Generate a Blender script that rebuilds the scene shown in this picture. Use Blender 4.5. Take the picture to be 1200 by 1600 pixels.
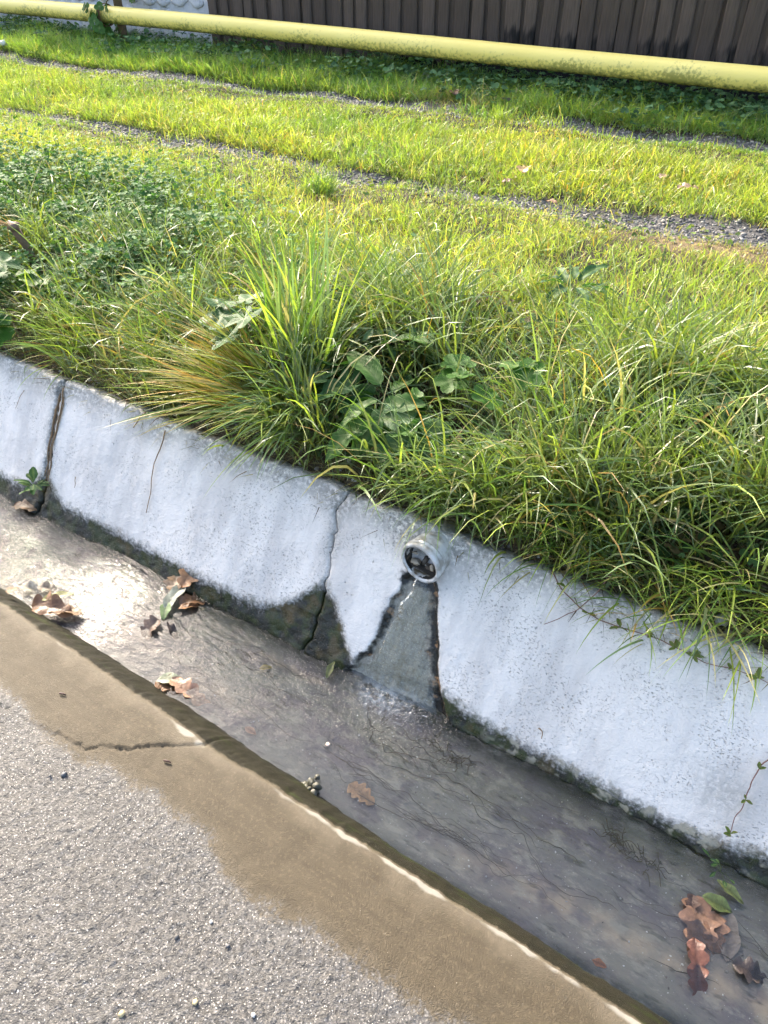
import bpy, math, random
import numpy as np
from mathutils import Vector, Matrix, Euler
R = math.radians
random.seed(7); rng = np.random.default_rng(11)
for o in list(bpy.data.objects): bpy.data.objects.remove(o)
sc = bpy.context.scene; COL = sc.collection

# ------------------------------------------------------------------ camera, sky, sun, exposure
CH, PITCH, YAW, FOC = 1.5, R(39.0), R(57.7), 1200.0
cd = bpy.data.cameras.new('camera'); cam = bpy.data.objects.new('camera', cd); COL.objects.link(cam)
cd.sensor_fit = 'VERTICAL'; cd.sensor_height = 24.0; cd.lens = 24.0 * FOC / 1600.0
cd.clip_start = 0.02; cd.clip_end = 500
cam.location = (0, 0, CH); cam.rotation_euler = (math.pi/2 - PITCH, 0, math.pi/2 - YAW)
sc.camera = cam
SUN_AZ, SUN_EL = R(153.0), R(34.0)          # direction towards the sun, measured from +X
w = bpy.data.worlds.new('World'); sc.world = w; w.use_nodes = True
wn = w.node_tree; bg = wn.nodes['Background']; sky = wn.nodes.new('ShaderNodeTexSky')
sky.sky_type = 'NISHITA'; sky.sun_disc = False; sky.sun_elevation = SUN_EL; sky.sun_rotation = math.pi/2 - SUN_AZ
sky.dust_density = 4.5; sky.air_density = 1.0
wn.links.new(sky.outputs[0], bg.inputs[0]); bg.inputs[1].default_value = 0.15
sl = bpy.data.lights.new('sun', 'SUN'); so = bpy.data.objects.new('sun', sl); COL.objects.link(so)
sl.energy = 2.5; sl.angle = R(1.4); sl.color = (1.0, 0.91, 0.76)
sd = Vector((math.cos(SUN_EL)*math.cos(SUN_AZ), math.cos(SUN_EL)*math.sin(SUN_AZ), math.sin(SUN_EL)))
so.rotation_euler = sd.to_track_quat('Z', 'Y').to_euler(); so.location = (-6, 6, 8)
sc.view_settings.view_transform = 'Standard'; sc.view_settings.look = 'None'
sc.view_settings.exposure = 2.0; sc.view_settings.gamma = 1.0
sc.cycles.max_bounces = 5; sc.cycles.diffuse_bounces = 3; sc.cycles.glossy_bounces = 2; sc.cycles.transparent_max_bounces = 6; sc.cycles.use_adaptive_sampling = True; sc.cycles.adaptive_threshold = .03

# ------------------------------------------------------------------ helpers: noise
def vnoise(x, y, seed=0):
    x = np.asarray(x, float); y = np.asarray(y, float)
    xi = np.floor(x).astype(np.int64); yi = np.floor(y).astype(np.int64)
    xf = x - xi; yf = y - yi
    def h(a, b):
        n = (a*374761393 + b*668265263 + seed*974711) & 0xffffffff
        n = ((n ^ (n >> 13)) * 1274126177) & 0xffffffff
        n = (n ^ (n >> 16)) & 0xffff
        return n / 65535.0
    u = xf*xf*(3-2*xf); v = yf*yf*(3-2*yf)
    return (h(xi,yi)*(1-u)+h(xi+1,yi)*u)*(1-v) + (h(xi,yi+1)*(1-u)+h(xi+1,yi+1)*u)*v
def fbm(x, y, sc_, oct_=4, seed=0):
    t = 0; a = .5; tot = 0
    for k in range(oct_):
        t = t + a*vnoise(np.asarray(x)*sc_+k*17.3, np.asarray(y)*sc_+k*9.1, seed+k); tot += a; a *= .5; sc_ *= 2.03
    return t/tot - .5
def sstep(a, b, x): t = np.clip((x-a)/(b-a), 0, 1); return t*t*(3-2*t)
def pl(x, pts): p = np.array(pts, float); return np.interp(x, p[:,0], p[:,1])

# ------------------------------------------------------------------ helpers: meshes and objects
def mesh_np(name, V, Q=None, T=None, smooth=True):
    me = bpy.data.meshes.new(name)
    V = np.ascontiguousarray(V, np.float32); me.vertices.add(len(V)); me.vertices.foreach_set('co', V.ravel())
    parts = []; sizes = []
    if Q is not None and len(Q): parts.append(np.asarray(Q).ravel()); sizes.append(np.full(len(Q), 4))
    if T is not None and len(T): parts.append(np.asarray(T).ravel()); sizes.append(np.full(len(T), 3))
    li = np.concatenate(parts).astype(np.int32); sz = np.concatenate(sizes).astype(np.int32)
    me.loops.add(len(li)); me.loops.foreach_set('vertex_index', li)
    me.polygons.add(len(sz)); st = np.concatenate(([0], np.cumsum(sz)[:-1])).astype(np.int32)
    me.polygons.foreach_set('loop_start', st)
    try: me.polygons.foreach_set('loop_total', sz)
    except Exception: pass
    me.polygons.foreach_set('use_smooth', np.full(len(sz), smooth))
    me.update(calc_edges=True); return me
def fattr(me, name, v):
    a = me.attributes.new(name, 'FLOAT', 'POINT'); a.data.foreach_set('value', np.ascontiguousarray(v, np.float32).ravel())
def cattr(me, C, name='Col'):
    C = np.asarray(C, np.float32)
    if C.shape[1] == 3: C = np.concatenate([C, np.ones((len(C),1), np.float32)], 1)
    a = me.attributes.new(name, 'FLOAT_COLOR', 'POINT'); a.data.foreach_set('color', np.ascontiguousarray(C).ravel())
def obj(name, me, m=None, parent=None, loc=(0,0,0), rot=(0,0,0), scl=(1,1,1)):
    o = bpy.data.objects.new(name, me); COL.objects.link(o)
    if m is not None and me is not None and not me.materials: me.materials.append(m)
    o.parent = parent; o.location = loc; o.rotation_euler = rot; o.scale = scl; return o
def tag(o, label=None, cat=None, group=None, kind=None):
    if label: o['label'] = label
    if cat: o['category'] = cat
    if group: o['group'] = group
    if kind: o['kind'] = kind
    return o
def thing(name, label, cat, loc=(0,0,0), group=None, rot=(0,0,0)):
    o = obj(name, None, loc=loc, rot=rot); o.empty_display_size = .05; return tag(o, label, cat, group)
def gridq(nu, nv):
    i = np.arange(nu*nv).reshape(nu, nv)
    return np.stack([i[:-1,:-1], i[1:,:-1], i[1:,1:], i[:-1,1:]], -1).reshape(-1, 4)
def tube(pts, rad, n=6, cap=True):
    P = np.asarray(pts, float); k = len(P); rad = np.broadcast_to(rad, (k,))
    d = np.gradient(P, axis=0); d /= np.linalg.norm(d, axis=1)[:,None]+1e-9
    ref = np.array([0,0,1.]) if abs(d[:,2]).mean() < .8 else np.array([1.,0,0])
    a = np.cross(d, ref); a /= np.linalg.norm(a,axis=1)[:,None]+1e-9; b = np.cross(d, a)
    th = np.arange(n)*2*np.pi/n
    V = P[:,None]+rad[:,None,None]*(a[:,None]*np.cos(th)[None,:,None]+b[:,None]*np.sin(th)[None,:,None])
    V = V.reshape(-1,3); Q = []
    for i in range(k-1):
        for j in range(n): Q.append([i*n+j, i*n+(j+1)%n, (i+1)*n+(j+1)%n, (i+1)*n+j])
    T = []
    if cap:
        V = np.concatenate([V, P[:1], P[-1:]]); c0 = k*n
        for j in range(n): T.append([c0, (j+1)%n, j]); T.append([c0+1, (k-1)*n+j, (k-1)*n+(j+1)%n])
    return V, np.array(Q), np.array(T).reshape(-1,3)
def lathe(prof, n=40):                                   # profile (radius, along) swept about local Y
    pr = np.array(prof, float); th = np.arange(n+1)*2*np.pi/n
    V = np.stack([pr[:,0][:,None]*np.cos(th), np.repeat(pr[:,1][:,None], n+1, 1), pr[:,0][:,None]*np.sin(th)], -1)
    return V.reshape(-1,3), gridq(len(pr), n+1)
def box(x0,x1,y0,y1,z0,z1):
    V = np.array([[x,y,z] for x in (x0,x1) for y in (y0,y1) for z in (z0,z1)], float)
    Q = np.array([[0,1,3,2],[4,6,7,5],[0,4,5,1],[2,3,7,6],[0,2,6,4],[1,5,7,3]]); return V, Q
def ico(seed=0, rough=.25, sub=1):
    import bmesh
    bm = bmesh.new(); bmesh.ops.create_icosphere(bm, subdivisions=sub, radius=1)
    r = np.random.default_rng(seed); V = np.array([v.co[:] for v in bm.verts]); T = np.array([[v.index for v in f.verts] for f in bm.faces])
    bm.free(); V = V*(1+rough*(r.random((len(V),1))-.5)*2)*np.array([1, .8, .6]); return V, T

# ------------------------------------------------------------------ helpers: materials
class NT:
    def __init__(s, name):
        s.m = bpy.data.materials.new(name); s.m.use_nodes = True; s.t = s.m.node_tree; s.t.nodes.clear()
        s.out = s.t.nodes.new('ShaderNodeOutputMaterial'); s._co = None
    def n(s, ty, **k):
        nd = s.t.nodes.new('ShaderNode'+ty)
        for a, b in k.items(): setattr(nd, a, b)
        return nd
    def l(s, a, b): s.t.links.new(a, b)
    def put(s, sock, v):
        if isinstance(v, bpy.types.NodeSocket): s.l(v, sock)
        elif isinstance(v, (tuple, list)) and len(v) == 3 and sock.type == 'RGBA': sock.default_value = (*v, 1)
        else: sock.default_value = v
    def co(s):
        if s._co is None: s._co = s.n('TexCoord').outputs['Object']
        return s._co
    def mp(s, scale, rot=(0,0,0)):
        m = s.n('Mapping'); s.l(s.co(), m.inputs[0]); m.inputs['Scale'].default_value = scale; m.inputs['Rotation'].default_value = rot; return m.outputs[0]
    def noise(s, scale, detail=4, rough=.55, vec=None, dist=0, full=False):
        d = s.n('TexNoise'); s.l(vec if vec is not None else s.co(), d.inputs['Vector'])
        d.inputs['Scale'].default_value = scale; d.inputs['Detail'].default_value = detail if full else min(detail, 2.6); d.inputs['Roughness'].default_value = rough; d.inputs['Distortion'].default_value = dist
        return d.outputs[0]
    def voro(s, scale, feat='F1', vec=None, out='Distance'):
        d = s.n('TexVoronoi', feature=feat); s.l(vec if vec is not None else s.co(), d.inputs['Vector']); d.inputs['Scale'].default_value = scale; return d.outputs[out]
    def ramp(s, fac, stops):
        d = s.n('ValToRGB'); s.l(fac, d.inputs[0]); e = d.color_ramp.elements
        while len(e) < len(stops): e.new(.5)
        for x, (p, c) in zip(e, stops):
            x.position = p; x.color = (c, c, c, 1) if isinstance(c, (int, float)) else (*c, 1)
        return d.outputs[0]
    def mix(s, f, a, b, mode='MIX'):
        d = s.n('Mix', data_type='RGBA', blend_type=mode); s.put(d.inputs[0], f); s.put(d.inputs[6], a); s.put(d.inputs[7], b); return d.outputs[2]
    def math(s, op, a, b=0, c=0, clamp=False):
        d = s.n('Math', operation=op, use_clamp=clamp); s.put(d.inputs[0], a); s.put(d.inputs[1], b); s.put(d.inputs[2], c); return d.outputs[0]
    def sm(s, x, a, b):                                   # smoothstep
        d = s.n('MapRange', interpolation_type='SMOOTHSTEP'); s.put(d.inputs[0], x); s.put(d.inputs[1], a); s.put(d.inputs[2], b); return d.outputs[0]
    def attr(s, name, out='Fac'): d = s.n('Attribute', attribute_name=name); return d.outputs[out]
    def bump(s, h, dist, strength=1, prev=None):
        d = s.n('Bump'); s.put(d.inputs['Height'], h); d.inputs['Distance'].default_value = dist; s.put(d.inputs['Strength'], strength)
        if prev is not None: s.l(prev, d.inputs['Normal'])
        return d.outputs[0]
    def pbsdf(s, col, rough=.6, spec=.5, normal=None, **k):
        p = s.n('BsdfPrincipled'); s.put(p.inputs['Base Color'], col); s.put(p.inputs['Roughness'], rough); s.put(p.inputs['Specular IOR Level'], spec)
        if normal is not None: s.l(normal, p.inputs['Normal'])
        for a, b in k.items(): s.put(p.inputs[a.replace('_',' ')], b)
        return p.outputs[0]
    def mixs(s, f, a, b):
        d = s.n('MixShader'); s.put(d.inputs[0], f); s.l(a, d.inputs[1]); s.l(b, d.inputs[2]); return d.outputs[0]
    def done(s, sh): s.l(sh, s.out.inputs[0]); return s.m
def simple(name, col, rough=.6, nscale=60, var=.35, bump=.0, spec=.4):
    t = NT(name); n = t.noise(nscale, 5); c = t.mix(n, tuple(x*(1-var) for x in col), tuple(min(1,x*(1+var)) for x in col))
    nm = t.bump(n, bump) if bump else None
    return t.done(t.pbsdf(c, rough, spec, nm))
def foliage(name, trans=.42, rough=.42, spec=.45, objrand=0.0, veins=False, tint=(1.08,1.15,.5)):
    t = NT(name); c = t.attr('Col', 'Color')
    if objrand:
        oi = t.n('ObjectInfo').outputs['Random']; c = t.mix(t.math('MULTIPLY', oi, objrand), c, (.55,.9,.35), 'MULTIPLY')
    nm = None
    if veins:
        sx = t.n('SeparateXYZ'); t.l(t.co(), sx.inputs[0]); w_ = t.math('SINE', t.math('MULTIPLY', t.math('SUBTRACT', sx.outputs[1], t.math('MULTIPLY', t.math('ABSOLUTE', sx.outputs[0]), 1.1)), 48)); v_ = t.sm(w_, .72, .98); nz = t.noise(7,3)
        c = t.mix(t.math('MULTIPLY', v_, .35), c, t.mix(.5, c, (.24,.30,.12))); c = t.mix(t.math('MULTIPLY', t.sm(nz,.5,.75), .5), c, t.mix(.5, c, (.05,.08,.02))); nm = t.bump(t.math('SUBTRACT', nz, t.math('MULTIPLY', v_, .35)), .0012)
    p = t.pbsdf(c, rough, spec, nm); tr = t.n('BsdfTranslucent'); t.put(tr.inputs[0], t.mix(1.0, c, tint, 'MULTIPLY'))
    return t.done(t.mixs(trans, p, tr.outputs[0]))

# ------------------------------------------------------------------ the lie of the land (x along the ditch, y across it, z up)
WA, WB = np.array([1.04, -.09]), np.array([1.286, .275]); WL = float(np.linalg.norm(WB-WA))
WD = (WB-WA)/WL; WN = np.array([-WD[1], WD[0]])           # wall direction up the slope, outward normal in (y, z)
GP = [(-60,-.35),(.2,-.35),(.9,-.36),(1.02,-.24),(1.10,-.12),(1.22,.08),(1.305,.225),(1.34,.272),(1.42,.31),(1.6,.355),(1.85,.385),(2.3,.40),(3.0,.39),(3.9,.385),(4.6,.385),(5.2,.395),(6,.41),(80,.6)]
def rut_near(x): return pl(x, [(-9,3.5),(-5.2,3.45),(-2.3,3.38),(-1.15,3.45),(-.54,3.52),(1,3.7)])
def rut_far(x): return pl(x, [(-9,4.6),(-6.5,4.66),(-3.6,4.82),(-1.35,4.95),(1,5.1)])
def zt(x, y):
    x = np.asarray(x, float); y = np.asarray(y, float)
    z = pl(y, GP) + fbm(x, y, 2.2, 3, 5)*.07*sstep(1.45,2.0,y) + fbm(x, y, 9, 2, 8)*.02*sstep(1.36,1.5,y)
    z = z - .028*np.exp(-((y-rut_near(x))/.13)**2) - .02*np.exp(-((y-rut_far(x))/.12)**2); return z
_F = np.array([-math.cos(YAW)*math.cos(PITCH), math.sin(YAW)*math.cos(PITCH), -math.sin(PITCH)])
_U = np.array([-math.cos(YAW)*math.sin(PITCH), math.sin(YAW)*math.sin(PITCH), math.cos(PITCH)]); _R = np.cross(_F, _U)
def ray(px, py): d = _F*FOC+_R*(px-600)+_U*(800-py); return d/FOC
def G(px, py, h=0.0):                                     # point of the land seen at a photo position
    d = ray(px, py); t = 1.2
    while t < 12:
        p = np.array([0,0,CH])+d*t
        if p[2] < float(zt(p[0], p[1]))+h: return p
        t += .004
    return p
def Zp(px, py, z): d = ray(px, py); return np.array([0,0,CH])+d*((z-CH)/d[2])
def Yp(px, py, y): d = ray(px, py); return np.array([0,0,CH])+d*(y/d[1])
WN3 = np.array([0, WN[0], WN[1]])
def Wp(px, py, off=0.0):                                  # point on the sloping wall
    A = np.array([0, WA[0], WA[1]])+WN3*off; d = ray(px, py); o = np.array([0,0,CH]); return o+d*(((A-o)@WN3)/(d@WN3))
def inview(P, m=.28, near=.4):
    D = P-np.array([0,0,CH]); z = D@_F; x = (D@_R)/z*FOC; y = (D@_U)/z*FOC
    return (z > near) & (x > -600*(1+m)) & (x < 600*(1+m+.5)) & (y < 800*(1+m*.6)) & (y > -800*(1+m))

# ------------------------------------------------------------------ ground
def axis(lo, hi, step, far, fstep):
    a = np.arange(lo, hi, step); g = [hi]
    while g[-1] < far: g.append(g[-1]+fstep); fstep *= 1.35
    l = [lo]; fs = step*4
    while l[-1] > -far: l.append(l[-1]-fs); fs *= 1.35
    return np.concatenate([l[:0:-1], a, g])
t = NT('soil'); gv = t.attr('gravel'); dry = t.attr('dry'); n1 = t.noise(35, 6); n2 = t.noise(9, 3)
soil = t.mix(n1, (.022,.016,.010), (.065,.047,.028)); soil = t.mix(t.math('MULTIPLY', t.sm(n2,.4,.65), .5), soil, (.04,.042,.016))
soil = t.mix(dry, soil, t.mix(n1, (.11,.075,.04), (.26,.19,.10)))
grv = t.mix(t.voro(95, out='Color'), (.045,.043,.042), (.16,.15,.14)); c = t.mix(gv, soil, grv)
SOIL = t.done(t.pbsdf(c, .85, .25, t.bump(t.noise(70, 5), .012)))
gx = axis(-9.5, 1.6, .035, 60, .1); gy = np.concatenate([np.arange(.9, 1.7, .03), np.arange(1.7, 6.2, .035), [6.5,7,8,10,14,20,40,70]])
X, Y = np.meshgrid(gx, gy, indexing='ij'); Z = zt(X, Y)
gm_ = mesh_np('ground', np.stack([X,Y,Z], -1).reshape(-1,3), gridq(len(gx), len(gy)))
wn_ = .085+.025*sstep(-4,-1.5,X)+fbm(X,Y,3,3,3)*.08; wf_ = .085+fbm(X,Y,3,3,4)*.08
gravel_f = np.maximum(1-sstep(.7,1.3,abs(Y-rut_near(X))/wn_), 1-sstep(.7,1.3,abs(Y-rut_far(X))/wf_))
dry_f = np.clip(np.exp(-((X+.55)/.35)**2-((Y-3.35)/.16)**2)+.9*np.exp(-((X+2.6)/.3)**2-((Y-5.02)/.12)**2)+.35*np.exp(-((Y-1.4)/.12)**2), 0, 1)
fattr(gm_, 'gravel', gravel_f); fattr(gm_, 'dry', dry_f)
tag(obj('ground', gm_, SOIL), 'brown soil bank rising from the ditch to the grassy track', kind='structure')

# ------------------------------------------------------------------ road slab with smoothed edge strip and mossy kerb face
t = NT('road_concrete'); band = t.attr('band'); lip = t.attr('lip'); face = t.attr('face'); crk = t.attr('crack'); lft = t.attr('pale')
n1 = t.noise(14, 5); n2 = t.noise(130, 4); n3 = t.noise(420, 2); v = t.voro(170, out='Color'); st = t.noise(6, 5, .6, t.mp((1.2, 9, 4), (0,0,R(8))))
rough_c = t.mix(t.noise(5,3), (.070,.066,.062), (.122,.115,.107)); rough_c = t.mix(t.math('MULTIPLY', t.sm(n1,.45,.7), .5), rough_c, (.11,.10,.09)); rough_c = t.mix(t.sm(t.voro(125), .42, .12), rough_c, (.215,.203,.19)); rough_c = t.mix(t.sm(t.noise(100,2),.52,.40), rough_c, (.055,.052,.048)); rough_c = t.mix(t.sm(t.noise(260,1),.66,.73), rough_c, (.6,.56,.5)); rough_c = t.mix(t.math('MULTIPLY', t.sm(t.voro(60), .14,.05), t.sm(n1,.5,.55)), rough_c, (.05,.047,.045))
brown = t.mix(st, (.045,.034,.019), (.085,.066,.040)); brown = t.mix(t.sm(t.math('ADD', t.attr('near'), t.math('MULTIPLY', t.math('SUBTRACT', t.noise(9,4), .5), 1.6)), .25, .95), brown, t.mix(n2, (.085,.068,.044), (.135,.110,.074))); brown = t.mix(t.math('MULTIPLY', t.sm(n2,.52,.7), .4), brown, (.125,.098,.062))
brown = t.mix(t.sm(t.noise(300,2), .72, .80), brown, (.28,.25,.2))
c = t.mix(t.sm(t.math('ADD', t.math('ADD', band, t.math('MULTIPLY', t.math('SUBTRACT', n2, .5), 1.1)), t.math('MULTIPLY', t.math('SUBTRACT', n1, .5), .8)), .25, .8), rough_c, brown)
c = t.mix(t.sm(t.math('ADD', lip, t.math('MULTIPLY', t.math('SUBTRACT', n1, .5), .9)), .35, .75), c, (.25,.23,.19))
fc = t.mix(t.noise(30,5,.6,t.mp((.35,1,1))), (.006,.0055,.003), (.030,.026,.013)); fc = t.mix(t.sm(t.noise(18,4,.6,t.mp((.4,1,2.5))), .55,.7), fc, (.026,.034,.007)); fc = t.mix(t.math('MULTIPLY', t.sm(n2,.6,.75), .5), fc, (.10,.095,.07))
c = t.mix(t.sm(t.math('ADD', face, t.math('MULTIPLY', t.math('SUBTRACT', n2, .5), .5)), .3, .6), c, fc)
c = t.mix(crk, c, (.05,.042,.03))
rg = t.mix(band, (.34,)*3, (.55,)*3)
b = t.bump(t.noise(230, 3, .65), .006, t.math('SUBTRACT', 1.0, t.math('MULTIPLY', band, .9))); b = t.bump(n3, .0022, .8, b)
ROAD = t.done(t.pbsdf(c, rg, t.mix(band, (.40,)*3, (.20,)*3), b))
def edge_top(x): return pl(x, [(-9,.76),(-1.65,.678),(-.9,.648),(-.84,.640),(-.7,.643),(-.25,.636),(.1,.627),(4,.55)])
def edge_bot(x): return pl(x, [(-9,.86),(-1.75,.772),(-.93,.752),(-.80,.742),(-.4,.720),(.1,.708),(4,.63)])
xs = axis(-1.75, .45, .0048, 40, .02)
dist = np.concatenate([[40,20,10,5,2.5,1.4,1.0,.85], np.arange(.74,.004,-.0048), [.003,.0]])
X = xs[:,None]+dist[None]*0; ed = edge_top(xs)+fbm(xs, xs*0, 14, 3, 2)*.010+fbm(xs, xs*0, 70, 2, 6)*.004
Y = ed[:,None]-dist[None]
band_y = .483+fbm(X, Y, 5, 4, 21)*.09+fbm(X, Y, 40, 3, 22)*.03+pl(X, [(-3,.0),(-.9,.0),(-.4,-.02),(.1,-.035),(1,-.05)])
band_f = sstep(-.045,.040,Y-band_y)
# diagonal crack between the two pours
ck = np.array([(-1.9,.40),(-1.39,.462),(-1.24,.475),(-1.112,.493),(-1.05,.528),(-.988,.567),(-.93,.61),(-.87,.66)]); cy = np.interp(X, ck[:,0], ck[:,1])+fbm(X, Y, 30, 3, 31)*.022+fbm(X, Y, 110, 2, 32)*.010
cdist = (Y-cy)*.82; crack_f = np.exp(-(cdist/.0022)**2)*(.35+.65*sstep(-.1,.12,fbm(X,Y,22,2,33)))*(X > -1.6)*(X < -.87)*(.45+.55*sstep(-1.2,-1.05,X))
side = sstep(-.004,.004,cdist)*(X < -.872)                 # left pour lies a little proud
rgh = 1-band_f
Z = rgh*(.0062*np.abs(fbm(X,Y,70,3,41))*2-.002+.0014*fbm(X,Y,18,3,43)*2)+band_f*.0016*fbm(X,Y,22,3,44)*2+.006*fbm(X,Y,3,2,45)
Z = Z-.007*crack_f+.0015*side*sstep(1.0,.0,dist[None])-.002*np.exp(-((Y-band_y)/.018)**2)*(.5+fbm(X,Y,25,2,46))
Z = Z*np.where(dist[None] < .8, 1, .3)
lip_f = np.exp(-(dist[None]/.010)**2)*(.5+2*np.clip(fbm(X,Y,18,3,47)+.15,0,.5))*pl(X, [(-3,.2),(-1.1,.25),(-.98,.5),(-.885,.7),(-.87,.1),(-.75,.15),(-.62,.85),(-.1,.9),(.5,.7)])+.6*np.exp(-((X+.93)/.05)**2-((Y-.632)/.022)**2)*(.6+2*fbm(X,Y,40,3,48))  # pale rim and crack-tip patch: efflorescence plus grazing sun painted into the colour
nf = 16; fs = np.linspace(0, 1, nf+1)[1:]; eb = edge_bot(xs)+fbm(xs, xs*0+3, 16, 3, 9)*.012
shape = np.where(fs < .45, fs*.55, .2475+(fs-.45)*1.368)       # chamfer, then steeper
FY = ed[:,None]+(eb-ed)[:,None]*(1-(1-fs[None])**1.35)+fbm(xs[:,None]+fs*0, fs[None]*.1+xs[:,None]*0, 45, 3, 14)*.005
FZ = Z[:,-1:]*(1-fs)-.125*fs[None]**1.25+fbm(xs[:,None]+fs*0, fs[None]*.12, 55, 3, 15)*.006
Vx = np.concatenate([X, xs[:,None]+fs[None]*0], 1); Vy = np.concatenate([Y, FY], 1); Vz = np.concatenate([Z, FZ], 1)
rm = mesh_np('road', np.stack([Vx,Vy,Vz], -1).reshape(-1,3), gridq(len(xs), Vx.shape[1]))
z0 = np.zeros((len(xs), nf)); ext = lambda a, v: np.concatenate([a, z0+v], 1)
fattr(rm,'band',ext(band_f,1)); fattr(rm,'lip',ext(lip_f,0)); fattr(rm,'crack',ext(crack_f,0)); fattr(rm,'near',ext(np.exp(-dist[None]/.05)+X*0,1)); fattr(rm,'pale',ext(side,0))
fattr(rm,'face',np.concatenate([np.exp(-dist[None]/.006)*.25+X*0, z0+.25+.75*sstep(0,.18,fs)[None]], 1))
tag(obj('road', rm, ROAD), 'rough grey concrete road with a smoother brown wet edge strip', kind='structure')

# ------------------------------------------------------------------ channel floor and water
t = NT('channel_bed'); n1 = t.noise(7, 6, .68, t.mp((.5,1.3,1)), 0, True); n2 = t.noise(26, 6, .7, t.mp((.6,1.2,1)), 0, True); n3 = t.noise(150, 3); tan = t.attr('tan')
c = t.mix(t.sm(n1,.35,.65), (.205,.172,.172), (.275,.262,.21)); c = t.mix(t.math('MULTIPLY', t.sm(n2,.48,.64), .8), c, (.41,.375,.30)); c = t.mix(t.math('MULTIPLY', t.sm(t.noise(13,5,.6), .56,.66), .6), c, (.15,.125,.13))
c = t.mix(t.math('MULTIPLY', tan, t.sm(t.noise(20,4),.3,.7)), c, (.52,.41,.29)); c = t.mix(t.sm(t.noise(210,1),.72,.77), c, (.6,.57,.5)); c = t.mix(t.math('MULTIPLY', t.sm(t.noise(60,4,.6,t.mp((.3,1,1))), .58,.72), .55), c, (.05,.05,.035))
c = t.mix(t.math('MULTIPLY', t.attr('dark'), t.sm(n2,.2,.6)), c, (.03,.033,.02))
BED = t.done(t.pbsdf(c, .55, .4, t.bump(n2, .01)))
fx = axis(-3.0, .6, .012, 40, .05); fy = np.arange(.60, 1.115, .012); X, Y = np.meshgrid(fx, fy, indexing='ij')
Z = -.104+.012*fbm(X,Y,8,3,51)+.006*fbm(X,Y,40,2,52)+.014*sstep(1.0,1.08,Y)+.010*sstep(.76,.70,Y)
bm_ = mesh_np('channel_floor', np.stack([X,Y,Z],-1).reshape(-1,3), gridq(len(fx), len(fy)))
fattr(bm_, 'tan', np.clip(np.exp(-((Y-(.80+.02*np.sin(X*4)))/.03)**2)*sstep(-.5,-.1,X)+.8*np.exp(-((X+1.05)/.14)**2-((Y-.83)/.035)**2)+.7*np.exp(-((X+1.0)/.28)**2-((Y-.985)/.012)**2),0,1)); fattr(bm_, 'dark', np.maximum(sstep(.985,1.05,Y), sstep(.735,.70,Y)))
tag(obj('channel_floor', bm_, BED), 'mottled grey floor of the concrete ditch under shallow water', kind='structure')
t = NT('shallow_water'); turb = t.attr('turb'); g = t.n('BsdfGlossy'); g.inputs['Roughness'].default_value = .04; g.inputs['Color'].default_value = (1,1,1,1)
h1 = t.noise(20, 3, .5, t.mp((.55,1.5,1), (0,0,R(6))), .6); h2 = t.noise(80, 3, .5, t.mp((.6,1.3,1)), .8); h3 = t.noise(120, 3)
b = t.bump(h1, .020, t.math('ADD', .10, t.math('MULTIPLY', turb, .4))); b = t.bump(h2, .004, t.math('ADD', .12, turb), b); b = t.bump(h3, .006, turb, b)
t.l(b, g.inputs['Normal']); fr = t.n('Fresnel'); fr.inputs[0].default_value = 1.42; t.l(b, fr.inputs['Normal'])
tp = t.n('BsdfTransparent'); tp.inputs[0].default_value = (.93,.94,.91,1); df = t.n('BsdfDiffuse'); df.inputs[0].default_value = (.62,.66,.66,1); t.l(b, df.inputs['Normal'])
under = t.mixs(t.math('MULTIPLY', t.attr('foam'), t.sm(t.noise(45,4),.35,.65)), tp.outputs[0], df.outputs[0])
WATER = t.done(t.mixs(fr.outputs[0], under, g.outputs[0]))
fx = axis(-3.0, .6, .008, 40, .05); fy = np.arange(.615, 1.095, .008); X, Y = np.meshgrid(fx, fy, indexing='ij')
foam = .4*np.exp(-((X+.655)/.07)**2-((Y-1.02)/.045)**2); turb_f = np.clip(.9*np.exp(-((X+.6)/.28)**2-((Y-1.0)/.10)**2)+1.0*sstep(-1.25,-2.0,X)+.15*np.exp(-((X+1.05)/.3)**2-((Y-.86)/.12)**2),0,1)
Z = -.0905+.0016*fbm(X*.6,Y*1.4,24,3,61)*(1+2*turb_f)+.002*foam*fbm(X,Y,60,2,63)
wm = mesh_np('water', np.stack([X,Y,Z],-1).reshape(-1,3), gridq(len(fx), len(fy))); fattr(wm,'turb',turb_f); fattr(wm,'foam',foam)
tag(obj('water', wm, WATER), 'shallow clear rippling water running along the ditch', kind='structure')

# ------------------------------------------------------------------ whitewashed concrete lining of the ditch
t = NT('whitewashed_concrete'); moss = t.attr('moss'); run = t.attr('runoff'); rim = t.attr('rim'); grey = t.attr('grey'); wet = t.attr('stream'); lich = t.attr('lichen')
n0 = t.noise(3.5, 4); n1 = t.noise(22, 5, .62); n2 = t.noise(95, 5, .65); n3 = t.noise(300, 2)
white = t.mix(n0, (.70,.655,.60), (.80,.75,.69)); white = t.mix(t.math('MULTIPLY', t.sm(t.noise(7,4,.65,t.mp((1.2,.35,.35)),0,True),.42,.66), .65), white, (.50,.47,.44)); white = t.mix(t.math('MULTIPLY', t.sm(n1,.45,.75), .35), white, (.58,.55,.515))
white = t.mix(t.math('MULTIPLY', grey, t.sm(n2,.25,.6)), white, (.27,.26,.235))
pm = t.math('MULTIPLY', t.sm(t.noise(230,2,.6,t.mp((.75,1.3,1.3))), .585, .69), t.sm(t.noise(8,3), .36, .64)); pit2 = t.math('MULTIPLY', t.sm(t.voro(62), .20, .06), t.sm(t.noise(16,2), .45, .6))
pits = t.math('MAXIMUM', pm, pit2); white = t.mix(t.math('MULTIPLY', pits, .5), white, (.15,.145,.13))
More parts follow.
